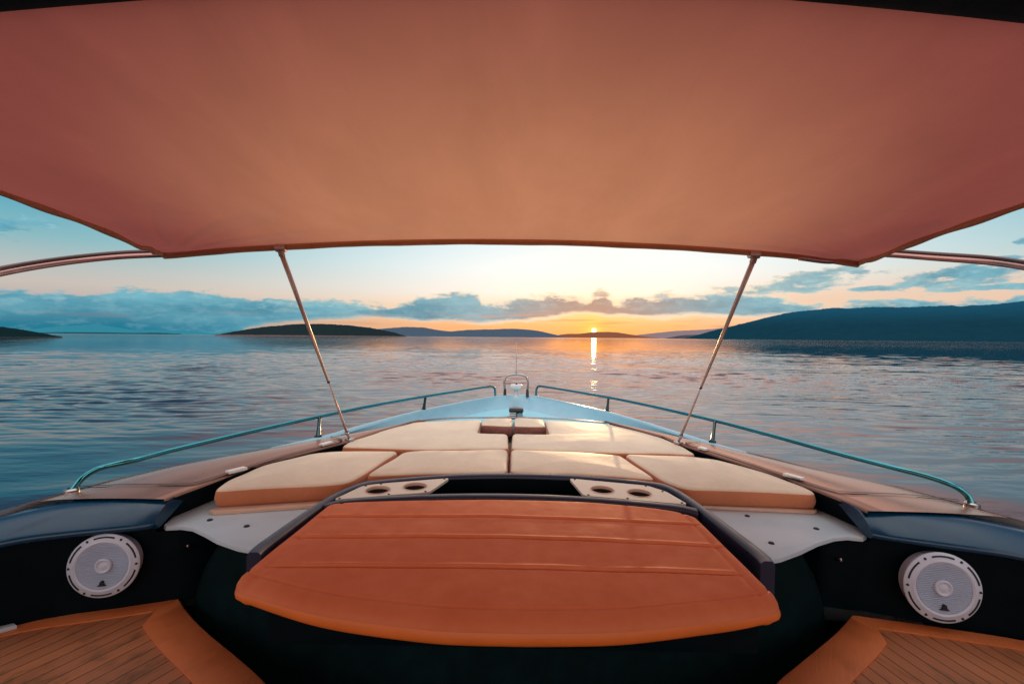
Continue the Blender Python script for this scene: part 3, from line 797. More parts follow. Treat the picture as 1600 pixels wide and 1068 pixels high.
# raised teak platforms left and right
TK_L = [(-1.153, 1.595), (-1.04, 1.50), (-.92, 1.413), (-.78, 1.32), (-.635, 1.215), (-.45, 1.04), (-.33, .86), (-.30, .3), (-1.72, .3), (-1.72, 1.20), (-1.60, 1.40), (-1.478, 1.478), (-1.30, 1.54)]
TK_R = [(1.215, 1.59), (1.10, 1.50), (.97, 1.41), (.86, 1.335), (.753, 1.258), (.56, 1.08), (.43, .88), (.40, .3), (1.88, .3), (1.88, 1.38), (1.69, 1.47), (1.45, 1.535)]
for tk, m, lab, in0 in ((TK_L, M['teak_a'], 'left', (-1.187, 1.537)), (TK_R, M['teak_b'], 'right', (1.25, 1.522))):
    V, F = slab(tk, -.954, .16, .006)
    o = mk('teak_platform', V, F, m, yacht, auto=40)
    o['label'] = 'planked teak platform below the %s speaker' % lab
    # border boards, 4 mm proud: one along the curved edge, one along the bulkhead
    s = -1 if lab == 'left' else 1
    cur = [Vector((p[0], p[1], 0)) for p in tk[:8]]
    curs = catmull(cur, 5)
    rowsO, rowsI = [], []
    for i, p in enumerate(curs):
        d = (curs[min(i + 1, len(curs) - 1)] - curs[max(0, i - 1)]).normalized()
        nn = Vector((-d.y, d.x, 0)) * (-s) * -1
        if nn.x * s < 0: nn = -nn
        wd = .118 if i > 2 else .108
        rowsO.append(p); rowsI.append(p + nn * wd)
    rowsI[0] = Vector((*in0, 0)); rowsI[1] = Vector((*in0, 0)).lerp(rowsI[3], .45); rowsI[2] = Vector((*in0, 0)).lerp(rowsI[3], .8)
    zt = -.950
    R1 = [[Vector((p.x, p.y, zt - .10)) for p in rowsO], [Vector((p.x, p.y, zt - .006)) for p in rowsO], [p.lerp(q, .05) + Vector((0, 0, zt)) for p, q in zip(rowsO, rowsI)], [q + Vector((0, 0, zt)) for q in rowsI], [q + Vector((0, 0, zt - .006)) for q in rowsI]]
    V, F = loft(R1); mk('teak_border', V, F, M['teak_edge'], o, auto=50)
    back = [tk[0]] + tk[:-5 if s < 0 else -4:-1] if False else None
    bl = [tk[0], tk[-1], tk[-2], tk[-3]]
    BO = catmull([Vector((p[0], p[1], 0)) for p in bl], 5)
    BI = [Vector((*in0, 0))] + [p + Vector((-s * -.01, -.062, 0)) for p in BO[1:]]
    BO = [p + Vector((s * .003, 0, 0)) for p in BO]
    V, F = loft([[p + Vector((0, 0, zt - .02)) for p in BO], [p + Vector((0, 0, zt)) for p in BO], [p + Vector((0, 0, zt)) for p in BI], [p + Vector((0, 0, zt - .006)) for p in BI]])
    mk('teak_border', V, F, M['teak_edge'], o, auto=50)
V, F = slab([(-1.66, 1.36), (-1.555, 1.43), (-1.535, 1.42), (-1.64, 1.325), (-1.74, 1.25), (-1.76, 1.30)], -.938, .02, .004)
mk('corner_plate', V, F, M['wing'], yacht, auto=40)

# ------------------------------------------------------------------ console: rim, tray
console = yacht
RIM_O = [(-.705, 1.225), (-.708, 1.30), (-.672, 1.62), (-.612, 1.80), (-.54, 1.865), (-.2625, 1.962), (.013, 2.0), (.308, 1.994), (.60, 1.925), (.675, 1.862), (.71, 1.69), (.742, 1.32), (.735, 1.24)]
RIM_I = [(-.665, 1.225), (-.668, 1.30), (-.640, 1.61), (-.590, 1.772), (-.52, 1.835), (-.255, 1.93), (.013, 1.968), (.300, 1.960), (.58, 1.895), (.645, 1.835), (.675, 1.68), (.700, 1.32), (.695, 1.24)]
def ring_strip(Ao, Ai, ztop, drop, name, material, par, n=90):
    A, B = resample(catmull(v3(Ao, 0), 6), n), resample(catmull(v3(Ai, 0), 6), n)
    rows = []
    for s, dz in ((0, -drop), (0, -.012), (.08, -.004), (.25, 0), (.75, 0), (.92, -.004), (1, -.012), (1, -drop)):
        rows.append([a.lerp(b, s) + Vector((0, 0, ztop + dz)) for a, b in zip(A, B)])
    V, F = loft(rows)
    m = len(rows)
    F.append(tuple(k * n for k in range(m))); F.append(tuple(k * n + n - 1 for k in range(m)))
    return mk(name, V, F, material, par, auto=60)
ring_strip(RIM_O, RIM_I, -.598, .11, 'console_rim', M['navy'], yacht)
# bar between seat pad and tray
BAR_A = [(-.652, 1.605), (-.58, 1.66), (-.30, 1.725), (0, 1.752), (.30, 1.738), (.60, 1.68), (.68, 1.645)]
BAR_B = [(-.640, 1.575), (-.57, 1.627), (-.30, 1.690), (0, 1.715), (.30, 1.702), (.60, 1.645), (.672, 1.60)]
ring_strip(BAR_A, BAR_B, -.602, .09, 'console_bar', M['navy'], yacht, 60)
tr = [(-.645, 1.60), (-.58, 1.79), (-.25, 1.925), (0, 1.96), (.30, 1.95), (.60, 1.88), (.68, 1.64), (.3, 1.73), (0, 1.745), (-.3, 1.718)]
Pt = fillet(tr, .02, 3)
V, F = loft([[Vector((p.x, p.y, z)) for p in Pt] for z in (-.612, -.665, -.71)], True)
n = len(Pt); F.append(tuple(2 * n + k for k in range(n)))
mk('storage_tray', V, F, M['black'], yacht, auto=40)
# filler under the console so it stands on the plinth
V, F = slab([(-.655, 1.25), (-.63, 1.60), (-.24, 1.70), (.0, 1.735), (.30, 1.72), (.66, 1.62), (.70, 1.25)], -.66, .2, .004)
mk('console_body', V, F, M['black'], yacht, auto=40)

# cup-holder plates
def plate(poly, holes, rh, label):
    bm = bmesh.new()
    c = Vector((sum(p[0] for p in poly) / len(poly), sum(p[1] for p in poly) / len(poly), -.61))
    t = thing('cup_holder_plate', label, 'cup holder', c)
    P = fillet(poly, .02, 4, .05)
    edges = []
    def loop(pts):
        vs = [bm.verts.new((p[0], p[1], -.603)) for p in pts]
        for a, b in zip(vs, vs[1:] + vs[:1]): edges.append(bm.edges.new((a, b)))
    loop(P)
    for hx, hy in holes: loop([(hx + rh * math.cos(a), hy + rh * math.sin(a)) for a in [2 * math.pi * k / 40 for k in range(40)]])
    bmesh.ops.triangle_fill(bm, use_beauty=True, edges=edges)
    g = bmesh.ops.extrude_face_region(bm, geom=list(bm.faces))
    bmesh.ops.translate(bm, vec=(0, 0, -.010), verts=[v for v in g['geom'] if isinstance(v, bmesh.types.BMVert)])
    clean(bm)
    me = bpy.data.meshes.new('plate'); bm.to_mesh(me); bm.free()
    link('plate', me, M['plate'], t)
    for hx, hy in holes:
        V, F = lathe([(rh + .0015, -.6135), (rh - .004, -.64), (rh - .006, -.705), (.001, -.707)], 36, (hx, hy, 0))
        mk('cup_well', V, F, M['slot'], t)
        # moulded lip lining the cut-out
        V, F = lathe([(rh + .003, -.6018), (rh - .001, -.6008), (rh - .002, -.604), (rh - .0025, -.613)], 40, (hx, hy, 0))
        mk('cup_lip', V, F, M['board'], t)
    for i in range(0, len(poly)):
        p = Vector(poly[i]).lerp(c.xy, .10)
        V, F = lathe([(.0001, .0025), (.004, .002), (.005, 0)], 10, (p.x, p.y, -.603)); mk('screw', V, F, M['slot'], t)
plate([(-.634, 1.640), (-.578, 1.800), (-.52, 1.830), (-.25, 1.922), (-.305, 1.745), (-.45, 1.70)], [(-.505, 1.752), (-.372, 1.802)], .046, 'cream plate with two round cup holes, left end of the console tray')
plate([(.665, 1.675), (.63, 1.812), (.575, 1.880), (.26, 1.955), (.290, 1.745), (.45, 1.715)], [(.375, 1.815), (.515, 1.785)], .046, 'cream plate with two round cup holes, right end of the console tray')

# ------------------------------------------------------------------ orange padded seat
def padded_seat():
    t = thing('padded_seat', 'big orange leather padded seat with three stitched seams', 'seat pad', (0, 1.3, -.66))
    front = catmull(v3([(-.655, 1.102), (-.645, 1.082), (-.615, 1.064), (-.409, .994), (-.19, .956), (0, .948), (.218, .958), (.44, .994), (.605, 1.034), (.634, 1.050), (.642, 1.070)], 0), 8)
    rear = catmull(v3([(-.632, 1.585), (-.575, 1.622), (-.338, 1.655), (-.01, 1.682), (.322, 1.672), (.564, 1.618), (.645, 1.55)], 0), 8)
    nu, nv = 121, 300
    Fr, Re = resample(front, nu), resample(rear, nu)
    seams = [[(-.635, 1.471), (0, 1.488), (.635, 1.475)], [(-.635, 1.318), (0, 1.328), (.645, 1.321)], [(-.625, 1.153), (0, 1.158), (.62, 1.165)]]
    zt = -.598
    V = []
    for j in range(nv):
        v = j / (nv - 1)
        v = .5 - .5 * math.cos(math.pi * v)
        for i in range(nu):
            u = .5 - .5 * math.cos(math.pi * i / (nu - 1))
            x = u * (nu - 1); a = int(min(x, nu - 2)); fr = x - a
            p0 = Fr[a].lerp(Fr[a + 1], fr); p1 = Re[a].lerp(Re[a + 1], fr)
            p = p0.lerp(p1, v)
            dF, dB = (p - p0).length, (p - p1).length
            dS = min(u, 1 - u) * 1.31
            z = zt + .010 * math.sin(math.pi * u) * math.sin(math.pi * v)
            def roll(d, r, h): return -h * (1 - math.sqrt(max(0, 1 - (1 - d / r) ** 2))) if d < r else 0
            z += min(roll(dF, .055, .024), roll(dB, .03, .016), roll(dS, .04, .012))
            # welt line a little in from the edge
            for d, c in ((dF, .048), (dS, .055)): z -= .0035 * math.exp(-((d - c) / .0065) ** 2)
            for k, s in enumerate(seams):
                ys = float(np.interp(p.x, [q[0] for q in s], [q[1] for q in s]))
                inside = max(0, min(1, (p.x - s[0][0]) / .06, (s[-1][0] - p.x) / .06))
                d = p.y - ys
                z -= inside * (.0115 * math.exp(-(d / .0040) ** 2))
                z += inside * .0022 * math.exp(-((d - .012) / .007) ** 2)
            z += .0016 * noise.noise(Vector((p.x * 6, p.y * 6, 2)))
            V.append(Vector((p.x, p.y, z)))
    F = [(j * nu + i, j * nu + i + 1, (j + 1) * nu + i + 1, (j + 1) * nu + i) for j in range(nv - 1) for i in range(nu - 1)]
    mk('seat_top', V, F, M['leather'], t)
    # wrapped edge going under
    per = [i for i in range(nu)] + [j * nu + nu - 1 for j in range(1, nv)] + [(nv - 1) * nu + i for i in range(nu - 2, -1, -1)] + [j * nu for j in range(nv - 2, 0, -1)]
    ring = [V[k] for k in per]
    c = Vector((0, 1.3, 0))
    rows = [ring]
    for out, dz in ((.003, -.007), (.004, -.014), (.003, -.022), (-.002, -.029), (-.010, -.033), (-.05, -.035)):
        rows.append([p + Vector(((p - c).xy.normalized() * out).to_3d()) + Vector((0, 0, dz * (1 - .4 * min(1, abs(p.x) / .65) ** 3))) for p in ring])
    Ve, Fe = loft(rows, True)
    n = len(ring)
    Fe.append(tuple((len(rows) - 1) * n + k for k in range(n)))
    mk('seat_edge', Ve, Fe, M['leather_edge'], t)
padded_seat()

# ------------------------------------------------------------------ sun pads
def cushion(name, poly, label, cat='cushion', group='cream sun pad cushions', zt=-.606, thick=.068, r=.022, dome=.014, rc=.045, board=None, zf=None, seed=0):
    c = Vector((sum(p[0] for p in poly) / len(poly), sum(p[1] for p in poly) / len(poly), zt - thick))
    t = thing(name, label, cat, c, group)
    V, F, fm = soft_slab(poly, zt, thick, r, dome, rc, zf=zf, seed=seed)
    mk('pad', V, F, [M['cream'], M['cream_side']], t, fm=fm)
    if board:
        V, F = slab(board, zt - thick - .003, .012, .003); mk('base_board', V, F, M['board'], t, auto=40)
        fx = board[1][0] * .8 + board[2][0] * .2
        V, F = tube([(fx, board[1][1] + .03, zt - thick - .016), (fx, board[1][1] + .03, -.689)], .011, 12); mk('foot', V, F, M['board'], t, auto=40)
    return t
cushion('sun_cushion', [(-1.125, 1.715), (-1.150, 1.84), (-1.125, 2.05), (-1.00, 2.29), (-.90, 2.345), (-.575, 2.372), (-.635, 1.93), (-.66, 1.85)], 'outer cream cushion at the left edge, above the left light panel',
        board=[(-1.125, 1.705), (-1.10, 1.69), (-.68, 1.80), (-.66, 1.90), (-1.0, 2.2)], seed=1)
cushion('sun_cushion', [(-.618, 1.945), (-.556, 2.352), (-.40, 2.405), (-.008, 2.462), (-.006, 2.045), (-.30, 2.015)], 'left one of the two middle cushions behind the tray', seed=4)
cushion('sun_cushion', [(.650, 1.985), (.588, 2.385), (.42, 2.43), (.006, 2.462), (.006, 2.045), (.32, 2.04)], 'right one of the two middle cushions behind the tray', seed=8)
cushion('sun_cushion', [(1.265, 1.845), (1.265, 1.94), (1.222, 2.10), (1.075, 2.35), (.95, 2.405), (.604, 2.41), (.668, 1.97), (.73, 1.87)], 'outer cream cushion at the right edge, above the right light panel',
        board=[(1.26, 1.85), (1.24, 1.835), (.74, 1.87), (.70, 1.95), (1.1, 2.2)], seed=12)
cushion('sun_cushion', [(-.905, 2.43), (-.905, 2.55), (-.815, 2.83), (-.675, 3.15), (-.40, 3.27), (-.205, 3.305), (-.205, 2.85), (-.012, 2.85), (-.004, 2.478), (-.40, 2.425)], 'large foremost cushion on the left, notched for a headrest', seed=16, thick=.085, dome=0, rc=.035)
cushion('sun_cushion', [(1.01, 2.45), (1.005, 2.60), (.95, 2.83), (.72, 3.26), (.42, 3.33), (.25, 3.345), (.25, 2.86), (.016, 2.86), (.008, 2.478), (.45, 2.445)], 'large foremost cushion on the right, notched for a headrest', seed=20, thick=.085, dome=0, rc=.035)
cushion('headrest_pillow', [(-.20, 3.09), (-.20, 3.305), (.016, 3.375), (.018, 3.08)], 'brown wrinkled headrest pillow, left of the pair at the bow end', 'pillow', 'headrest pillows', zt=-.600, thick=.085, rc=.03, seed=24)
cushion('headrest_pillow', [(.245, 3.10), (.245, 3.345), (.026, 3.375), (.028, 3.08)], 'brown wrinkled headrest pillow, right of the pair at the bow end', 'pillow', 'headrest pillows', zt=-.600, thick=.085, rc=.03, seed=28)
for o in C.objects:
    if o.name.startswith('pad') and o.parent and o.parent.name.startswith('headrest'):
        o.data.materials[1] = M['pillow']

# ------------------------------------------------------------------ speakers
def speaker(loc, rz, label, sc=1.0):
    t = thing('speaker', label, 'speaker', loc, 'speakers on the after bulkheads')
    t['_base'] = (0, 0, 0)                                  # built in its own axes, -Y faces aft
    X = Matrix.Rotation(R(90), 3, 'X')                      # +Z of the lathe -> -Y
    rr = .112
    V, F = lathe([(.102, -.012), (.104, .010), (.108, .022), (.1115, .026)], 56, M=X); mk('housing', V, F, M['speaker'], t, auto=40)
    V, F = lathe([(rr - .0005, .026), (rr + .002, .030), (rr + .002, .036), (rr - .004, .041), (.098, .042), (.092, .046), (.088, .047), (.082, .044)], 64, M=X)
    ring = mk('trim_ring', V, F, M['speaker'], t, auto=40)
    for k in range(6):                                      # curved slots and bolt heads round the flange
        a0 = R(60 * k + 12)
        pts = [X @ Vector((.1035 * math.cos(a0 + R(3) * q), .1035 * math.sin(a0 + R(3) * q), .0408)) for q in range(13)]
        V, F = tube(pts, .0032, 8); mk('slot', V, F, M['slot'], ring)
        a = R(60 * k)
        V, F = lathe([(.0001, .004), (.0035, .0035), (.0045, 0)], 12, X @ Vector((.1045 * math.cos(a), .1045 * math.sin(a), .0405)), X); mk('bolt', V, F, M['slot'], ring)
    # ribbed grille: a shallow dish of horizontal bars
    bars = []
    prof = [(.0001, .0335), (.03, .034), (.06, .037), (.083, .042)]
    V, F = lathe(prof, 56, M=X); bars.append((V, F))
    nb = 27
    for k in range(nb):
        zz = -.078 + .156 * k / (nb - 1)
        hw = math.sqrt(max(0, .0825 ** 2 - zz ** 2))
        pts = []
        for q in range(13):
            xx = -hw + 2 * hw * q / 12
            r = math.hypot(xx, zz)
            if r < .024 and False: continue
            pts.append(Vector((xx, -(.0358 + .0075 * (r / .083) ** 2), zz)))
        bars.append(tube(pts, .0017, 6))
    V, F = join(*bars); mk('grille', V, F, M['grille'], t)
    V, F = lathe([(.027, .037), (.026, .043), (.0225, .0455), (.019, .043), (.0175, .040), (.012, .0425), (.006, .044), (.0001, .0445)], 40, M=X); mk('dust_cap', V, F, M['speaker'], t)
    # dark maker's mark low on the grille: a stepped triangle on a bar
    e = [(-.0125, -.0695), (.0125, -.0695), (.0125, -.066), (.0075, -.064), (.0055, -.0525), (-.001, -.0505), (-.0045, -.054), (-.007, -.064), (-.0125, -.0665)]
    Vf = [Vector((x, -.0465, z)) for x, z in e]; Vb = [Vector((x, -.040, z)) for x, z in e]; n = len(e)
    mk('emblem', Vf + Vb, [tuple(range(n)), tuple(range(2 * n - 1, n - 1, -1))] + [(k, (k + 1) % n, n + (k + 1) % n, n + k) for k in range(n)], M['slot'], t, smooth=False)
    t.rotation_euler = (R(-4), 0, rz); t.scale = (sc, sc, sc)
    return t
speaker((-1.338, 1.525, -.787), R(14), 'round white speaker on the dark wall at the left', .90)
speaker((1.462, 1.545, -.806), R(-11), 'round white speaker on the dark wall at the right')

# ------------------------------------------------------------------ rails
def rail(path, posts, label):
    b = posts[0]
    t = thing('deck_rail', label, 'railing', (b[0][0], b[0][1], DZ), 'steel rails along the deck edge')
    P = catmull([Vector(p) for p in path], 8)
    V, F = tube(P, .0108, 14); mk('top_rail', V, F, M['rail'], t)
    for (x, y), (xt, yt, zt) in posts:
        V, F = tube([(x, y, DZ - .008), (x, y, DZ + .006), (x * .97 + xt * .03, y * .97 + yt * .03, DZ + .0065), ((x + xt) / 2, (y + yt) / 2, (DZ + zt) / 2), (xt, yt, zt)], [.022, .021, .014, .010, .010], 14)
        mk('stanchion', V, F, M['dark_metal'], t, auto=40)
    for p in (path[0], path[-1]):
        V, F = lathe([(.024, -.008), (.024, .004), (.018, .008), (.013, .009)], 20, (p[0], p[1], DZ)); mk('foot_plate', V, F, M['chrome'], t, auto=40)
ZR = -.49
rail([(-1.605, 1.665, -.604), (-1.598, 1.70, -.565), (-1.565, 1.725, -.537), (-1.52, 1.745, -.525), (-1.478, 1.79, -.520), (-1.455, 1.90, -.518), (-1.414, 2.03, -.516), (-1.305, 2.33, -.51), (-1.137, 2.71, -.50), (-.95, 3.09, -.491), (-.68, 3.63, ZR), (-.44, 4.05, ZR), (-.235, 4.42, ZR), (-.19, 4.50, -.494), (-.165, 4.55, -.515), (-.157, 4.56, -.555), (-.155, 4.565, -.600)],
     [((-1.105, 2.62), (-1.137, 2.71, -.50)), ((-.695, 3.645), (-.68, 3.63, ZR))], 'curved teal steel rail along the left side of the bow')
rail([(1.775, 1.735, -.604), (1.765, 1.745, -.57), (1.735, 1.755, -.543), (1.705, 1.785, -.529), (1.675, 1.84, -.522), (1.63, 1.93, -.518), (1.539, 2.166, -.514), (1.43, 2.515, -.508), (1.294, 2.87, -.50), (1.06, 3.35, -.491), (.822, 3.82, ZR), (.494, 4.32, ZR), (.33, 4.55, ZR), (.285, 4.62, -.495), (.265, 4.65, -.52), (.26, 4.655, -.56), (.26, 4.655, -.600)],
     [((1.212, 2.715), (1.294, 2.87, -.50)), ((.81, 3.80), (.822, 3.82, ZR))], 'curved teal steel rail along the right side of the bow')

# bow hoop, antenna, searchlight, windlass
t = thing('bow_hoop', 'narrow steel hoop standing at the tip of the bow', 'hoop', (.055, 4.67, DZ))
P = catmull([Vector(p) for p in [(-.06, 4.645, -.60), (-.064, 4.645, -.52), (-.066, 4.645, -.445), (-.045, 4.645, -.405), (.0, 4.645, -.387), (.055, 4.645, -.381), (.11, 4.645, -.387), (.152, 4.645, -.405), (.172, 4.645, -.445), (.172, 4.645, -.52), (.170, 4.645, -.60)]], 6)
V, F = tube(P, .0105, 12); mk('hoop_tube', V, F, M['chrome'], t)
for x in (-.06, .170):
    V, F = tube([(x, 4.645, -.604), (x, 4.645, -.59), (x, 4.645, -.53)], [.017, .016, .0115], 12); mk('foot', V, F, M['dark_metal'], t, auto=40)
t = thing('antenna', 'thin upright whip antenna on top of the bow hoop', 'antenna', (.052, 4.645, -.372))
V, F = tube([(.052, 4.645, -.3715), (.052, 4.645, -.355), (.0515, 4.645, -.34), (.05, 4.645, -.22), (.047, 4.645, -.062)], [.008, .007, .0045, .0035, .0025], 8); mk('whip', V, F, M['pole'], t)
t = thing('searchlight', 'small white searchlight on a stalk inside the bow hoop', 'searchlight', (.052, 4.56, DZ))
V, F = lathe([(.034, -.60), (.030, -.588), (.021, -.57), (.019, -.545), (.026, -.528)], 24, (.052, 4.56, 0)); mk('stalk', V, F, M['white'], t)
V, F = soft_slab([(-.008, 4.50), (.112, 4.50), (.112, 4.60), (-.008, 4.60)], -.472, .055, .018, .003, .03, 0)[:2]; mk('lamp_head', V, F, M['white'], t)
V, F = boxvf((.054, 4.53, -.466), (.018, .02, .012)); mk('switch', V, F, M['slot'], t, smooth=False)
t = thing('anchor_windlass', 'steel anchor windlass with dark hood on the pale bow deck', 'windlass', (.05, 3.9, -.70))
V, F = slab([(-.012, 3.885), (.112, 3.885), (.108, 3.985), (-.008, 3.985)], -.612, .030, .008); mk('hood', V, F, M['dark_metal'], t, auto=40)
V, F = boxvf((.05, 3.945, -.668), (.112, .06, .056)); mk('body', V, F, M['slot'], t, smooth=False)
for z in (-.654, -.672, -.690):
    V, F = tube([(-.008, 3.905, z), (.05, 3.905, z)], .0072, 12); mk('roller', V, F, M['deck_clip'], t, auto=40)
V, F = lathe([(.0001, .012), (.024, .012), (.026, .006), (.018, 0), (.026, -.006), (.026, -.012)], 24, (.082, 3.895, -.672), Matrix.Rotation(R(90), 3, 'X')); mk('capstan', V, F, M['chrome'], t, auto=40)
V, F = slab([(-.10, 3.86), (.20, 3.87), (.11, 3.99), (-.01, 3.99)], -.694, .008, .002); mk('base_plate', V, F, M['navy'], t, auto=40)

# little white deck clips, hatch handles
for (x, y, w, rz), lab in (((-1.150, 1.915, .075, 62), 'white deck clip beside the left outer cushion'), ((-.972, 2.41, .07, 66), 'white deck clip near the foot of the left pole'),
                           ((1.258, 2.005, .078, -62), 'white deck clip beside the right outer cushion'), ((1.062, 2.49, .05, -66), 'slim metal deck clip near the foot of the right pole')):
    t = thing('deck_clip', lab, 'deck clip', (x, y, DZ), 'clips on the side decks')
    V, F = boxvf((x, y, DZ + .012), (w, .03, .010), R(rz)); mk('clip_plate', V, F, M['deck_clip'], t, smooth=False)
    V, F = boxvf((x, y, DZ + .003), (w * .6, .02, .010), R(rz)); mk('clip_base', V, F, M['dark_metal'], t, smooth=False)
for x, lab in ((-.10, 'left'), (.13, 'right')):
    t = thing('latch', 'tiny pale latch in the recess before the %s headrest pillow' % lab, 'latch', (x, 3.04, -.68))
    V, F = boxvf((x, 3.04, -.682), (.035, .03, .012)); mk('latch_plate', V, F, M['deck_clip'], t, smooth=False)
for x, y, lab in ((-1.118, 1.60, 'left'), (1.172, 1.605, 'right')):
    t = thing('drain_knob', 'tiny metal stud on the dark corner below the %s panel' % lab, 'stud', (x, y, -.765))
    V, F = lathe([(.0001, .012), (.006, .010), (.007, 0), (.007, -.02)], 12, (x - (.01 if x < 0 else -.01), y + .005, -.765), Matrix.Rotation(R(70), 3, 'X')); mk('stud_head', V, F, M['chrome'], t)

# ------------------------------------------------------------------ bimini
def canopy_z(x, y):
    return .425 + (2.0 - y) * .088 - .034 * x * x + .010 * x
def yfront(x): return 2.0
def yrear(x): return .680 + .058 * (math.sqrt(x * x + .01) - .1)
bim = thing('bimini_canopy', 'wide terracotta canvas sun canopy stretched overhead', 'canopy', (0, 2.0, .42))
nu, nv = 110, 70
V = []
for j in range(nv):
    v = j / (nv - 1)
    for i in range(nu):
        u = -1 + 2 * i / (nu - 1)
        hw = 1.525 - .03 * math.sin(math.pi * v)
        x = u * hw - .012
        y = yfront(x) * (1 - v) + (yrear(x) - .06) * v
        z = canopy_z(x, y) - .020 * math.sin(math.pi * v) * (1 - u * u)
        # drag folds fanning out of the front corners and loose ripple at the sides
        for sx in (-1, 1):
            dx, dy = (x - sx * 1.5), (y - 2.0)
            rr = math.hypot(dx, dy) + 1e-6
            an = math.atan2(-dy, -dx * sx)
            z += .009 * math.sin(an * 17 + (2 if sx > 0 else 0)) * math.exp(-rr / .8) * min(1, rr / .15)
        z += .003 * noise.noise(Vector((x * 1.6, y * 2.5, 4))) * math.sin(math.pi * min(1, v * 3 + .05) / 2)
        V.append(Vector((x, y, z)))
F = [(j * nu + i, j * nu + i + 1, (j + 1) * nu + i + 1, (j + 1) * nu + i) for j in range(nv - 1) for i in range(nu - 1)]
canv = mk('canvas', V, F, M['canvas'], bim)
# front sleeve sewn round the bow tube, side hems
fr = [V[i] + Vector((0, .004, -.009 - .001 * math.sin(i * .37))) for i in range(nu)]
Vs, Fs = tube(fr, [.0140 + .0005 * math.sin(i * .9) * (1 if i % 7 < 3 else .4) for i in range(nu)], 14); mk('front_sleeve', Vs, Fs, M['hem'], bim)
for col in (0, nu - 1):
    ed = [V[j * nu + col] + Vector((0, 0, -.006)) for j in range(nv)]
    Vs, Fs = tube(ed, [.010 + .002 * math.sin(j * .5) for j in range(nv)], 10); mk('side_hem', Vs, Fs, M['hem'], bim)
TUBE_L = [(-1.552, 2.000, 0.324), (-1.677, 1.950, 0.305), (-1.769, 1.860, 0.271), (-1.813, 1.740, 0.228), (-1.825, 1.620, 0.184), (-1.808, 1.460, 0.125)]
TUBE_R = [(1.465, 2.000, 0.398), (1.606, 1.950, 0.387), (1.715, 1.860, 0.360), (1.800, 1.740, 0.327), (1.813, 1.620, 0.289), (1.799, 1.460, 0.234)]
# frame: bow tube leaving the sleeve at both corners
for s in (-1, 1):
    zc = canopy_z(1.5 * s, 2.0) - .014
    out = TUBE_L if s < 0 else TUBE_R
    pts = [(s * 1.25, 2.003, canopy_z(1.25 * s, 2.0) - .009), (s * 1.40, 2.003, canopy_z(1.4 * s, 2.0) - .009)] + out + [(out[-1][0] * 1.03, 1.25, out[-1][2] - .09), (out[-1][0] * 1.04, 1.08, out[-1][2] - .28), (out[-1][0] * 1.03, .98, out[-1][2] - .52), (out[-1][0] * 1.0, .92, DZ)]
    cp = catmull([Vector(p) for p in pts], 8)
    Vs, Fs = tube(cp, .0118, 16); mk('frame_tube_or_reflection', Vs, Fs, M['copper'], bim)
    Vs, Fs = tube([p + Vector((0, 0, .0165)) for p in cp[14:-6]], .0085, 12); mk('frame_tube_or_reflection', Vs, Fs, M['reflection_band'], bim)  # added dark tube standing in for the reflection along the tube's top
# props from deck to canopy front
for top, foot, lab, g in (((-1.020, 1.995, canopy_z(-1.02, 2) - .03), (-.902, 2.555, DZ + .004), 'slanting thin steel pole holding up the canopy on the left', 0), ((1.052, 1.995, canopy_z(1.052, 2) - .03), (.990, 2.665, DZ + .004), 'slanting thin steel pole holding up the canopy on the right', 1)):
    a, b = Vector(top), Vector(foot)
    t = thing('canopy_pole', lab, 'pole', foot, 'canopy support poles')
    m = a.lerp(b, .64)
    Vs, Fs = tube([a, a.lerp(b, .3), m], [.0115, .0092, .0060], 14); mk('upper_tube', Vs, Fs, M['pole'], t)
    Vs, Fs = tube([m.lerp(a, .008), m, m.lerp(b, .01)], [.0068, .0078, .0068], 14); mk('collar', Vs, Fs, M['dark_metal'], t)
    Vs, Fs = join(tube([a + Vector((-.022, .004, .016)), a + Vector((.022, .004, .016))], .0175, 16), tube([a + Vector((0, 0, .004)), a.lerp(b, .018)], .0140, 14)); mk('clamp', Vs, Fs, M['pole'], t, auto=40)
    e = b.lerp(a, .05)
    Vs, Fs = tube([m, m.lerp(e, .5), e], [.0042, .0055, .0075], 14); mk('lower_tube', Vs, Fs, M['pole'], t)
    Vs, Fs = tube([e, b.lerp(a, .035), b.lerp(a, .02), b + Vector((0, 0, .006))], [.012, .009, .006, .006], 12); mk('swivel', Vs, Fs, M['chrome'], t)
    Vs, Fs = lathe([(.026, -.006), (.026, .004), (.018, .008), (.0001, .009)], 20, b); mk('foot_plate', Vs, Fs, M['chrome'], t, auto=40)

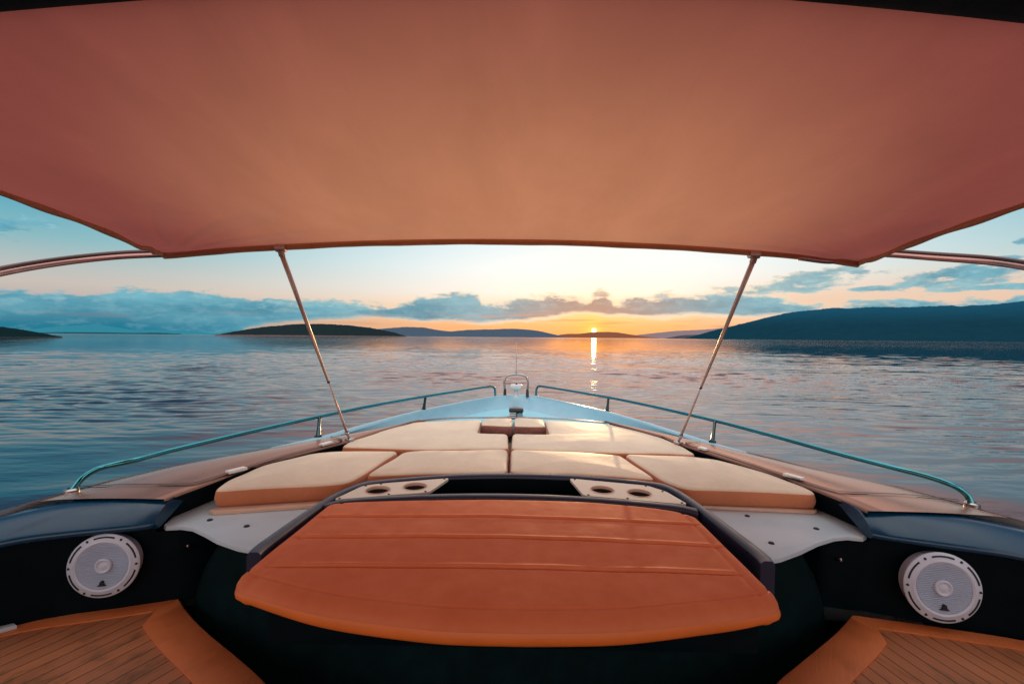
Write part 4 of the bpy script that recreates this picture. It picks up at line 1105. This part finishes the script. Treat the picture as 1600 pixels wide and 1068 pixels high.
# dark hardtop behind the canopy
rows = []
for dz in (.012, -.055):
    pass
xs = [-2.0 + 4.0 * i / 40 for i in range(41)]
def ht(y, x, dz): return Vector((x, y, canopy_z(x, .75) + dz))
rows = [[ht(-.9, x, .10) for x in xs], [ht(yrear(x) - .02, x, .05) for x in xs], [ht(yrear(x) + .006, x, .035) for x in xs], [ht(yrear(x) + .010, x, .012) for x in xs], [ht(yrear(x), x, -.012) for x in xs], [ht(yrear(x) - .02, x, -.018) for x in xs], [ht(-.9, x, -.03) for x in xs]]
Vs, Fs = loft(rows)
o = mk('hardtop', Vs, Fs, M['hardtop'], yacht, auto=50)
o['label'] = 'dark hardtop roof edge above the canopy'
for s in (-1, 1):
    Vs, Fs = tube([(s * 1.82 + .07, -1.5, DZ - .01), (s * 1.80 + .07, -1.1, .1), (s * 1.75 + .05, -.8, .44)], [.09, .075, .07], 12); mk('hardtop_post', Vs, Fs, M['hardtop'], yacht)

# ------------------------------------------------------------------ heel of the boat
HEEL = Matrix.Rotation(R(.8), 4, 'Y')
for o in BOAT:
    o.matrix_world = HEEL @ (Matrix.Translation(o.location) @ o.rotation_euler.to_matrix().to_4x4() @ Matrix.Diagonal((*o.scale, 1)))
for o in bpy.data.objects:
    if '_base' in o: del o['_base']

# ------------------------------------------------------------------ camera, render
cd = bpy.data.cameras.new('camera'); cam = bpy.data.objects.new('camera', cd); C.objects.link(cam)
cd.lens = 16; cd.sensor_width = 36; cd.clip_start = .02; cd.clip_end = 200000
pitch = math.atan(8 / 711.1); roll = R(.5)
Rc = Matrix.Rotation(-pitch, 4, 'X') @ Matrix.Rotation(-roll, 4, 'Y')
cam.matrix_world = Rc @ Matrix.Rotation(R(90), 4, 'X')
sc = bpy.context.scene
sc.camera = cam
sc.view_settings.view_transform = 'Standard'; sc.view_settings.look = 'None'; sc.view_settings.exposure = 0; sc.view_settings.gamma = 1
sc.render.engine = 'CYCLES'
sc.cycles.use_denoising = True
sc.cycles.max_bounces = 8; sc.cycles.diffuse_bounces = 4; sc.cycles.glossy_bounces = 4; sc.cycles.transmission_bounces = 4
sc.cycles.sample_clamp_indirect = 6; sc.cycles.sample_clamp_direct = 30
sc.cycles.caustics_reflective = False; sc.cycles.caustics_refractive = False
